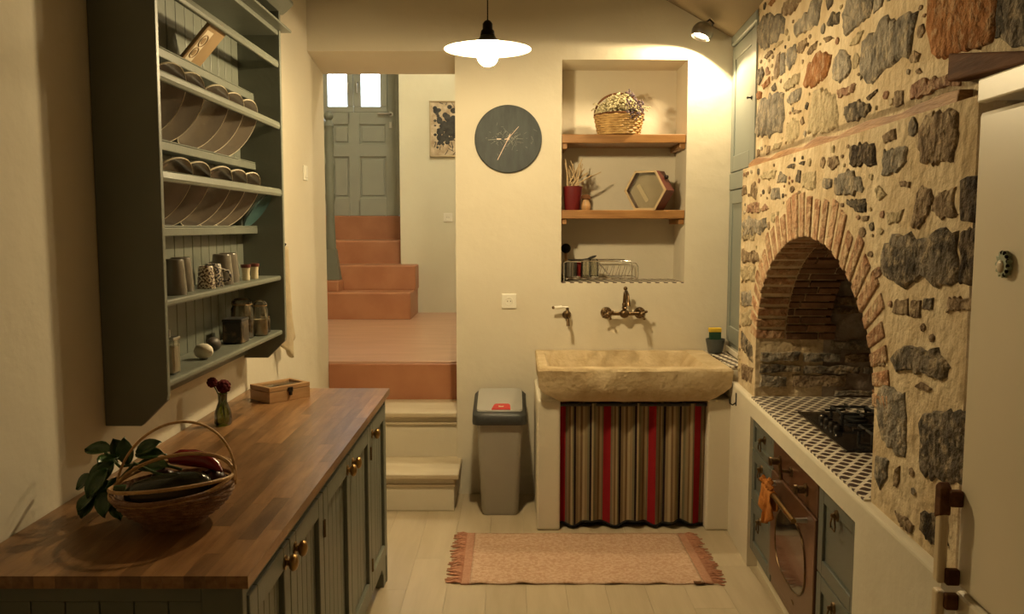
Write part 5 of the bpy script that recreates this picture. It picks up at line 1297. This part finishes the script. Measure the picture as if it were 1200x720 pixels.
# rug
rg = thing('rug', 'pink woven cotton rug with fringed ends in front of the sink', 'rug', (0.33, 4.0, 0))
RXA, RXB, RYA, RYB = -0.232, 0.902, 3.685, 4.312
def rugf(x0, x1):
    def fn(u, v):
        x = x0 + (x1 - x0) * u; y = RYA + (RYB - RYA) * v
        e = (1 - v) ** 8
        return (x, y + 0.003 * math.sin(x * 40) * e, 0.0043 + 0.0012 * math.sin(x * 13 + y * 7) + 0.006 * e * max(0, math.sin(x * 31)))
    return fn
part('weave', MB().grid(90, 24, rugf(RXA + 0.042, RXB - 0.042)), 'rug', rg, smooth=True, solid=0.006)
part('end_band', MB().grid(6, 24, rugf(RXA, RXA + 0.042)), 'rug_band', rg, smooth=True, solid=0.006)
part('end_band', MB().grid(6, 24, rugf(RXB - 0.042, RXB)), 'rug_band', rg, smooth=True, solid=0.006)
_rg = random.Random(17)
for (xe, sg_) in ((RXA, -1), (RXB, 1)):
    fm = MB()
    for q in range(64):
        y = RYA + (RYB - RYA) * (q + .5) / 64; ln = _rg.uniform(0.045, 0.075); dy = _rg.uniform(-0.02, 0.02)
        fm.tube([(xe - sg_ * 0.005, y, 0.006), (xe + sg_ * ln * .4, y + dy * .4, 0.007 + _rg.random() * 0.004), (xe + sg_ * ln * .75, y + dy, 0.004), (xe + sg_ * ln, y + dy * 1.2 + _rg.uniform(-.006, .006), 0.0026)], [0.003, 0.0042, 0.0038, 0.0025], 5)
    o = part('fringe', fm, 'rug_fringe', rg, smooth=True); o['kind'] = 'stuff'
part('care_tag', MB().box(0.815, 0.862, RYA - 0.012, RYA + 0.012, 0.0083, 0.0115), 'dark_wood', rg)

# ================================================================ RIGHT-HAND SIDE (frame R)
# tall cupboard in the corner
CT0 = 0.088; CS0, CS1 = 4.432, 5.004
tc_ = thing('corner_cupboard', 'tall narrow grey-blue built-in cupboard with two panelled doors in the corner', 'cupboard', (0.15, 4.7, 0.87), 'R')
part('carcass', MB().box(CT0 + 0.022, 0.15, CS0 - 0.06, CS1, 0.90, 2.62), 'sage_cupboard', tc_)
part('cornice', MB().box(CT0 - 0.01, CT0 + 0.03, CS0 - 0.07, CS1, 2.615, 2.672), 'sage_cupboard', tc_, bevel=0.01)
part('stile', MB().box(CT0 - 0.006, CT0 + 0.03, CS0 - 0.07, CS0 - 0.012, 0.90, 2.615), 'sage_cupboard', tc_, bevel=0.003)
part('sill', MB().box(CT0 + 0.0, 0.15, CS0 - 0.07, CS1, 0.868, 0.90), 'plaster', tc_, bevel=0.003)
for (z0, z1) in ((1.905, 2.605), (0.935, 1.800)):
    s0, s1 = CS0, CS1 - 0.005; fw = 0.075
    dm = MB().box(CT0, CT0 + 0.022, s0, s0 + fw, z0, z1).box(CT0, CT0 + 0.022, s1 - fw, s1, z0, z1).box(CT0, CT0 + 0.022, s0 + fw, s1 - fw, z0, z0 + fw * 1.2).box(CT0, CT0 + 0.022, s0 + fw, s1 - fw, z1 - fw, z1)
    d = part('door', dm, 'sage_cupboard', tc_, bevel=0.004)
    part('door_panel', MB().box(CT0 + 0.008, CT0 + 0.02, s0 + fw, s1 - fw, z0 + fw * 1.2, z1 - fw), 'sage_cupboard', d)
    part('keyhole', MB().lathe([(0, 0), (0.010, 0.0), (0.010, 0.004), (0.004, 0.006), (0.004, 0.018), (0.009, 0.022), (0, 0.028)], (CT0, s0 + 0.035, (z0 + z1) / 2 if z0 > 1.5 else z0 + 0.06), 14, axis='-x'), 'dark_metal', d, smooth=True)
part('mid_rail', MB().box(CT0 - 0.002, CT0 + 0.03, CS0 - 0.02, CS1, 1.805, 1.900), 'sage_cupboard', tc_, bevel=0.004)
# drawers
def drawer_unit(label, s0, s1, zs, group=None):
    u = thing('drawer_unit', label, 'drawers', (0.03, (s0 + s1) / 2, 0.09), 'R')
    part('carcass', MB().box(0.045, 0.55, s0 + 0.003, s1 - 0.003, 0.09, 0.718), 'sage_drawer', u)
    for (z0, z1) in zs:
        a, b = s0 + 0.004, s1 - 0.004; fw = 0.052 if z1 - z0 > 0.2 else 0.034; T0_, T1_ = 0.012, 0.034
        dm = MB().box(T0_, T1_, a, a + fw, z0, z1).box(T0_, T1_, b - fw, b, z0, z1).box(T0_, T1_, a + fw, b - fw, z0, z0 + fw).box(T0_, T1_, a + fw, b - fw, z1 - fw, z1)
        d = part('drawer_front', dm, 'sage_drawer', u, bevel=0.003)
        part('front_panel', MB().box(0.022, 0.045, a + fw, b - fw, z0 + fw, z1 - fw), 'sage_drawer', d)
        sc, zc = (a + b) / 2, z1 - (0.045 if z1 - z0 > 0.2 else 0.06)
        hp_ = part('pull', MB().lathe([(0, 0), (0.020, 0.0), (0.018, 0.006), (0.008, 0.010), (0.007, 0.02), (0, 0.022)], (T0_ if z1 - z0 > 0.2 else 0.022, sc, zc), 16, axis='-x').ball((T0_ - 0.012, sc, zc), 0.008, 0.009, 0.009, 10, 8), 'old_brass', d, smooth=True)
        part('drop_ring', MB().tube([(T0_ - 0.012, sc - 0.006, zc), (T0_ - 0.013, sc - 0.024, zc - 0.032), (T0_ - 0.013, sc - 0.018, zc - 0.046), (T0_ - 0.013, sc + 0.018, zc - 0.046), (T0_ - 0.013, sc + 0.024, zc - 0.032), (T0_ - 0.012, sc + 0.006, zc)], 0.003, 8), 'old_brass', hp_, smooth=True)
drawer_unit('blue-grey drawer unit of three drawers between oven and sink corner', S3, S4, ((0.575, 0.716), (0.335, 0.570), (0.092, 0.330)))
drawer_unit('blue-grey drawer unit of two deep drawers on the fridge side of the oven', S1, S2, ((0.412, 0.716), (0.092, 0.407)))
# oven
ov = thing('oven', 'built-in copper brown retro oven with an oval window and brass handle', 'oven', (0.03, 3.19, 0.09), 'R')
oa, ob = S2 + 0.003, S3 - 0.003
part('body', MB().box(0.04, 0.55, oa, ob, 0.09, 0.718), 'black_iron', ov)
part('control_panel', MB().box(0.010, 0.04, oa, ob, 0.590, 0.717), 'copper_oven', ov, bevel=0.005)
part('oven_door', MB().box(0.004, 0.04, oa, ob, 0.135, 0.585), 'copper_oven', ov, bevel=0.006)
part('plinth_strip', MB().box(0.014, 0.04, oa, ob, 0.092, 0.131), 'copper_oven', ov, bevel=0.003)
oc, oz = (oa + ob) / 2, 0.345
wp = [(oc + 0.215 * math.copysign(abs(math.cos(R_(a))) ** 0.75, math.cos(R_(a))), oz + (0.150 if math.sin(R_(a)) > 0 else 0.125) * math.copysign(abs(math.sin(R_(a))) ** 0.85, math.sin(R_(a)))) for a in range(0, 360, 8)]
part('oven_window', MB().prism(wp, 0.0015, 0.006, 'x'), 'oven_glass', ov, smooth=30)
part('window_rim', MB().tube([(0.0025, a, b) for a, b in wp], 0.004, 6, closed=True), 'old_brass', ov, smooth=True)
for sk_ in (ob - 0.115, oa + 0.135):
    part('knob', MB().lathe([(0, 0), (0.024, 0.0), (0.024, 0.006), (0.015, 0.010), (0.014, 0.032), (0.019, 0.036), (0.017, 0.046), (0, 0.048)], (0.010, sk_, 0.650), 20, axis='-x'), 'old_brass', ov, smooth=50)
part('switch_lever', MB().tube([(0.010, oc + 0.03, 0.655), (-0.03, oc + 0.03, 0.66), (-0.035, oc + 0.03, 0.685), (-0.028, oc + 0.03, 0.625)], 0.007, 8).lathe([(0, 0), (0.02, 0), (0.018, 0.008), (0, 0.01)], (0.010, oc + 0.03, 0.655), 16, axis='-x'), 'old_brass', ov, smooth=True)
hz_ = 0.548
part('handle', MB().tube([(-0.045, ob - 0.06, hz_), (-0.045, oa + 0.09, hz_)], 0.010, 12), 'brass', ov, smooth=True)
for hs_ in (ob - 0.075, oa + 0.10):
    part('handle_post', MB().tube([(0.006, hs_, hz_), (-0.045, hs_, hz_)], [0.011, 0.008], 10), 'steel', ov, smooth=True)
part('emblem', MB().ball((0.004, oc - 0.06, 0.175), 0.003, 0.022, 0.008, 12, 6), 'old_brass', ov, smooth=True)
# cloth over the oven handle
def ocl(u, v):
    s = ob - 0.094 - 0.145 * u
    a = v * 2 - 1                                   # -1 back flap, +1 front flap
    if abs(a) < 0.18:
        an = a / 0.18 * math.pi / 2; t = -0.045 - 0.0122 * math.sin(an); z = hz_ + 0.0118 * math.cos(an)
    else:
        sg2 = 1 if a > 0 else -1; q = (abs(a) - 0.18) / 0.82
        t = -0.045 - sg2 * 0.0122 - (0.012 * math.sin(u * 15 + q * 2) * q if sg2 > 0 else 0) ; z = hz_ - q * (0.115 if sg2 > 0 else 0.07) * (0.75 + 0.5 * math.sin(u * 3.1))
    return (t, s - 0.02 * (abs(a) > .5) * math.sin(u * 8), z)
oc_ = thing('orange_cloth', 'crumpled orange kitchen cloth hung over the oven handle', 'cloth', (-0.045, ob - 0.15, 0.45), 'R')
part('fabric', MB().grid(24, 28, ocl), 'orange_cloth', oc_, smooth=True, solid=0.004)
knot = MB()
for q in range(9):
    knot.tube([(-0.045 - 0.02 * math.cos(q), ob - 0.100 - 0.014 * q, hz_ + 0.0205), (-0.05 - 0.01 * math.sin(q), ob - 0.105 - 0.014 * q, hz_ + 0.033 + 0.008 * math.sin(q * 2)), (-0.048, ob - 0.115 - 0.014 * q, hz_ + 0.0205)], 0.009, 6)
part('bunched_fold', knot, 'orange_cloth', oc_, smooth=True)
# hook on the plaster
hk = thing('wall_hook', 'small black iron hook on the plastered hob base', 'hook', (0, 4.229, 0.735), 'R')
part('back_plate', MB().box(-0.004, 0, 4.221, 4.237, 0.70, 0.765), 'black_iron', hk, bevel=0.002)
part('prong', MB().tube([(-0.003, 4.229, 0.715), (-0.018, 4.229, 0.704), (-0.032, 4.229, 0.712), (-0.034, 4.229, 0.735)], 0.004, 8), 'black_iron', hk, smooth=True)
# hob
HTz = TZ + 0.002
hob = thing('gas_hob', 'black glass gas hob with iron pan supports under the arch', 'hob', (0.38, 3.28, HTz), 'R')
ht0, ht1, hs0, hs1 = 0.13, 0.64, 2.965, 3.605
part('glass_top', MB().box(ht0, ht1, hs0, hs1, HTz, HTz + 0.008), 'black_glass', hob, bevel=0.003)
for q in range(4):
    part('knob', MB().lathe([(0.019, 0), (0.019, 0.006), (0.016, 0.02), (0.014, 0.022), (0, 0.022)], (ht0 + 0.065, 3.45 - q * 0.062, HTz + 0.008), 20), 'dark_metal', hob, smooth=50)
for (bt, bs_, r_) in ((0.32, 3.46, 0.045), (0.32, 3.12, 0.035), (0.53, 3.46, 0.035), (0.53, 3.12, 0.052)):
    part('burner', MB().lathe([(r_ * 1.25, 0.0), (r_ * 1.25, 0.006), (r_, 0.010), (r_, 0.018), (r_ * .8, 0.022), (0, 0.023)], (bt, bs_, HTz + 0.008), 24), 'black_iron', hob, smooth=50)
    gm = MB(); zg = HTz + 0.046
    for q in range(4):
        an = q * math.pi / 2
        p = [(bt + math.cos(an) * d, bs_ + math.sin(an) * d, z) for d, z in ((0.125 * .3, zg + 0.006), (0.125 * .5, zg), (0.118, zg))]
        gm.tube(p, 0.0055, 6)
    c4 = [(bt + 0.10 * math.cos(q), bs_ + 0.10 * math.sin(q)) for q in (0.785, 2.356, 3.927, 5.498)]
    for q in range(4):
        a, b = c4[q], c4[(q + 1) % 4]; gm.tube([(a[0], a[1], zg), (b[0], b[1], zg)], 0.0055, 6).tube([(a[0], a[1], HTz + 0.008), (a[0], a[1], zg)], 0.006, 6)
    part('pan_support', gm, 'black_iron', hob, smooth=True)
# bowl and board at the back of the hearth
bw = Vector((0.60, 3.86, TZ + 0.002))
b3 = thing('wooden_bowl', 'small brown wooden bowl at the back of the hearth counter', 'bowl', bw, 'R')
part('shell', MB().lathe([(0, 0.001), (0.035, 0.001), (0.055, 0.02), (0.066, 0.05), (0.062, 0.056), (0.050, 0.025), (0, 0.012)], bw, 28), 'beam_wood', b3, smooth=50)
cbd = thing('chopping_board', 'tall dark wooden board leaning against the hearth cheek', 'board', (0.72, 3.90, TZ + 0.002), 'R')
part('slab', MB().xf(Matrix.Translation((0.80, 3.88, TZ + 0.002)) @ Matrix.Rotation(R_(-7), 4, 'X')).box(-0.11, 0.11, -0.012, 0.012, 0.0, 0.30), 'dark_wood', cbd, bevel=0.006)
part('neck', MB().xf(Matrix.Translation((0.80, 3.88, TZ + 0.002)) @ Matrix.Rotation(R_(-7), 4, 'X')).box(-0.03, 0.03, -0.012, 0.012, 0.30, 0.38), 'dark_wood', cbd, bevel=0.008)

# fridge
FS0, FS1, FZT, FSP = 1.16, 1.832, 1.838, 0.802
fr = thing('fridge', 'tall cream fridge-freezer with bar handles beside the stone wall', 'fridge', (0.32, 1.5, 0), 'R')
part('cabinet', MB().box(0.055, 0.64, FS0, FS1, 0.03, FZT - 0.004), 'fridge_cream', fr, bevel=0.006)
part('fridge_door', MB().box(0.0, 0.052, FS0, FS1, FSP + 0.005, FZT), 'fridge_cream', fr, bevel=0.010)
part('freezer_door', MB().box(0.0, 0.052, FS0, FS1, 0.06, FSP - 0.005), 'fridge_cream', fr, bevel=0.010)
part('kick_plate', MB().box(0.06, 0.62, FS0 + 0.02, FS1 - 0.02, 0.0, 0.06), 'bin_dark', fr)
def fhandle(z0, z1, z_up):
    t_ = -0.032; s_ = FS1 + 0.006
    g = part('handle_bar', MB().box(t_ - 0.010, t_ + 0.010, s_ - 0.015, s_ + 0.015, z0, z1), 'fridge_handle', fr, bevel=0.006)
    for zz2 in (z0, z1):
        up = zz2 == z1
        zc2 = zz2 - 0.02 if up else zz2 + 0.02
        if (up and z_up) or (not up and not z_up):
            part('handle_cap', MB().prism([(s_ - 0.016, zz2 - 0.06 if up else zz2 - 0.01), (s_ + 0.016, zz2 - 0.075 if up else zz2), (s_ + 0.016, zz2 + 0.0 if up else zz2 + 0.06), (s_, zz2 + 0.012 if up else zz2 + 0.07), (s_ - 0.016, zz2 if up else zz2 + 0.06)], t_ - 0.012, t_ + 0.012, 'x'), 'dark_wood', g, bevel=0.004)
        part('handle_mount', MB().box(t_ + 0.004, 0.0, s_ - 0.030, s_ - 0.010, zc2 - 0.018, zc2 + 0.018), 'dark_wood', g, bevel=0.004)
fhandle(FSP + 0.008, FSP + 0.225, True)
fhandle(FSP - 0.30, FSP - 0.008, False)
# sun-shaped magnet
mg = onR(1178, 310, -0.004); mgs, mgz = mg
mt_ = thing('fridge_magnet', 'small pale green scalloped ceramic magnet on the fridge door', 'magnet', (-0.001, mgs, mgz), 'R')
sc_ = [(mgs + (0.022 + 0.0035 * math.cos(11 * R_(a))) * math.cos(R_(a)), mgz + (0.024 + 0.0035 * math.cos(11 * R_(a))) * math.sin(R_(a))) for a in range(0, 360, 6)]
part('body', MB().prism(sc_, -0.012, -0.001, 'x'), 'magnet_green', mt_, bevel=0.002)
part('centre', MB().ball((-0.012, mgs + 0.002, mgz - 0.004), 0.005, 0.013, 0.013, 14, 8), 'pale_print', mt_, smooth=True)
for q in range(7):
    an = R_(40 + 26 * q - 100)
    part('dot', MB().ball((-0.010, mgs - 0.021 * math.cos(an), mgz + 0.023 * math.sin(an)), 0.004, 0.0028, 0.0045, 8, 6), 'black_rubber', mt_, smooth=True)
# cream board above the fridge
sb = thing('fridge_top_shelf', 'cream painted shelf board fixed over the fridge', 'shelf', (0.3, 1.4, 1.853), 'R')
part('board', MB().box(-0.002, 0.62, 1.004, 1.826, 1.862, 1.880), 'fridge_cream', sb, bevel=0.003)
part('fascia', MB().box(-0.008, 0.012, 1.004, 1.826, 1.856, 1.906), 'fridge_cream', sb, bevel=0.004)
part('support_batten', MB().box(0.56, 0.64, 1.004, 1.82, 1.834, 1.862), 'dark_wood', sb)

# ================================================================ HALL
nw = thing('newel_post', 'grey-green turned wooden newel post at the foot of the hall stairs', 'newel post', (-1.715, 8.105, 1.09))
nx_, ny_ = -1.715, 8.105
zq = lambda py: onY(388, py, ny_).z
part('shaft', MB().lathe([(0.035, zq(300)), (0.05, zq(292)), (0.042, zq(270)), (0.036, zq(240)), (0.050, zq(231)), (0.038, zq(226)), (0.046, zq(200)), (0.050, zq(196)), (0.034, zq(190)), (0.044, zq(170)), (0.036, zq(152)), (0.05, zq(148)), (0.03, zq(143)), (0.022, zq(141))], (nx_, ny_, 0), 24), 'sage', nw, smooth=40)
part('finial', MB().ball((nx_ + 0.0, ny_, zq(136)), 0.045, 0.045, 0.045, 20, 12), 'sage', nw, smooth=True)
part('base_block', MB().hexa([(nx_ - 0.05, ny_ - 0.05, 1.09), (nx_ + 0.09, ny_ - 0.05, 1.09), (nx_ + 0.09, ny_ + 0.05, 1.09), (nx_ - 0.05, ny_ + 0.05, 1.09), (nx_ - 0.055, ny_ - 0.05, zq(292)), (nx_ + 0.05, ny_ - 0.05, zq(292)), (nx_ + 0.05, ny_ + 0.05, zq(292)), (nx_ - 0.055, ny_ + 0.05, zq(292))]), 'sage', nw, bevel=0.006)
part('handrail', MB().tube([(nx_ - 0.02, ny_, zq(150)), (nx_ - 0.25, ny_ + 0.5, zq(150) + 0.25), (nx_ - 0.45, ny_ + 1.0, zq(150) + 0.5)], 0.03, 12), 'sage', nw, smooth=True)
pa = onY(503, 118, 8.43); pb2 = onY(503, 184, 8.43)
pw = 0.44
pi = thing('painting', 'small abstract black and cream painting in a thin light frame in the hall', 'painting', (pa.x + pw / 2, 8.45, pb2.z))
part('canvas', MB().box(pa.x + 0.008, pa.x + pw - 0.008, 8.432, 8.448, pb2.z + 0.008, pa.z - 0.008), 'canvas', pi)
fm_ = MB()
for (a, b, c, d) in ((pa.x, pa.x + pw, pb2.z, pb2.z + 0.014), (pa.x, pa.x + pw, pa.z - 0.014, pa.z), (pa.x, pa.x + 0.014, pb2.z, pa.z), (pa.x + pw - 0.014, pa.x + pw, pb2.z, pa.z)): fm_.box(a, b, 8.422, 8.449, c, d)
part('frame', fm_, 'frame_light', pi, bevel=0.003)
_rp = random.Random(6); bl = MB(); cx_, cz_ = pa.x + 0.15, (pa.z + pb2.z) / 2 + 0.02
for q in range(90):
    x = cx_ + _rp.gauss(0, 0.055); z = cz_ + _rp.gauss(0, 0.085); r = _rp.uniform(0.008, 0.034)
    x = min(max(x, pa.x + 0.055), pa.x + pw - 0.055); z = min(max(z, pb2.z + 0.06), pa.z - 0.06)
    bl.ball((x, 8.4315, z), r, 0.0012, r * _rp.uniform(.6, 1.2), 10, 6)
for q in range(24):
    x = _rp.uniform(pa.x + 0.03, pa.x + pw - 0.03); z = _rp.choice((_rp.uniform(pb2.z + .03, pb2.z + .16), _rp.uniform(pa.z - .14, pa.z - .03)))
    bl.tube([(x, 8.4315, z), (min(max(x + _rp.uniform(-.06, .06), pa.x + .02), pa.x + pw - .02), 8.4315, min(max(z + _rp.uniform(-.07, .07), pb2.z + .02), pa.z - .02))], _rp.uniform(0.002, 0.005), 5)
tag(part('black_brushwork', bl, 'paint_black', pi, smooth=True), kind='stuff')
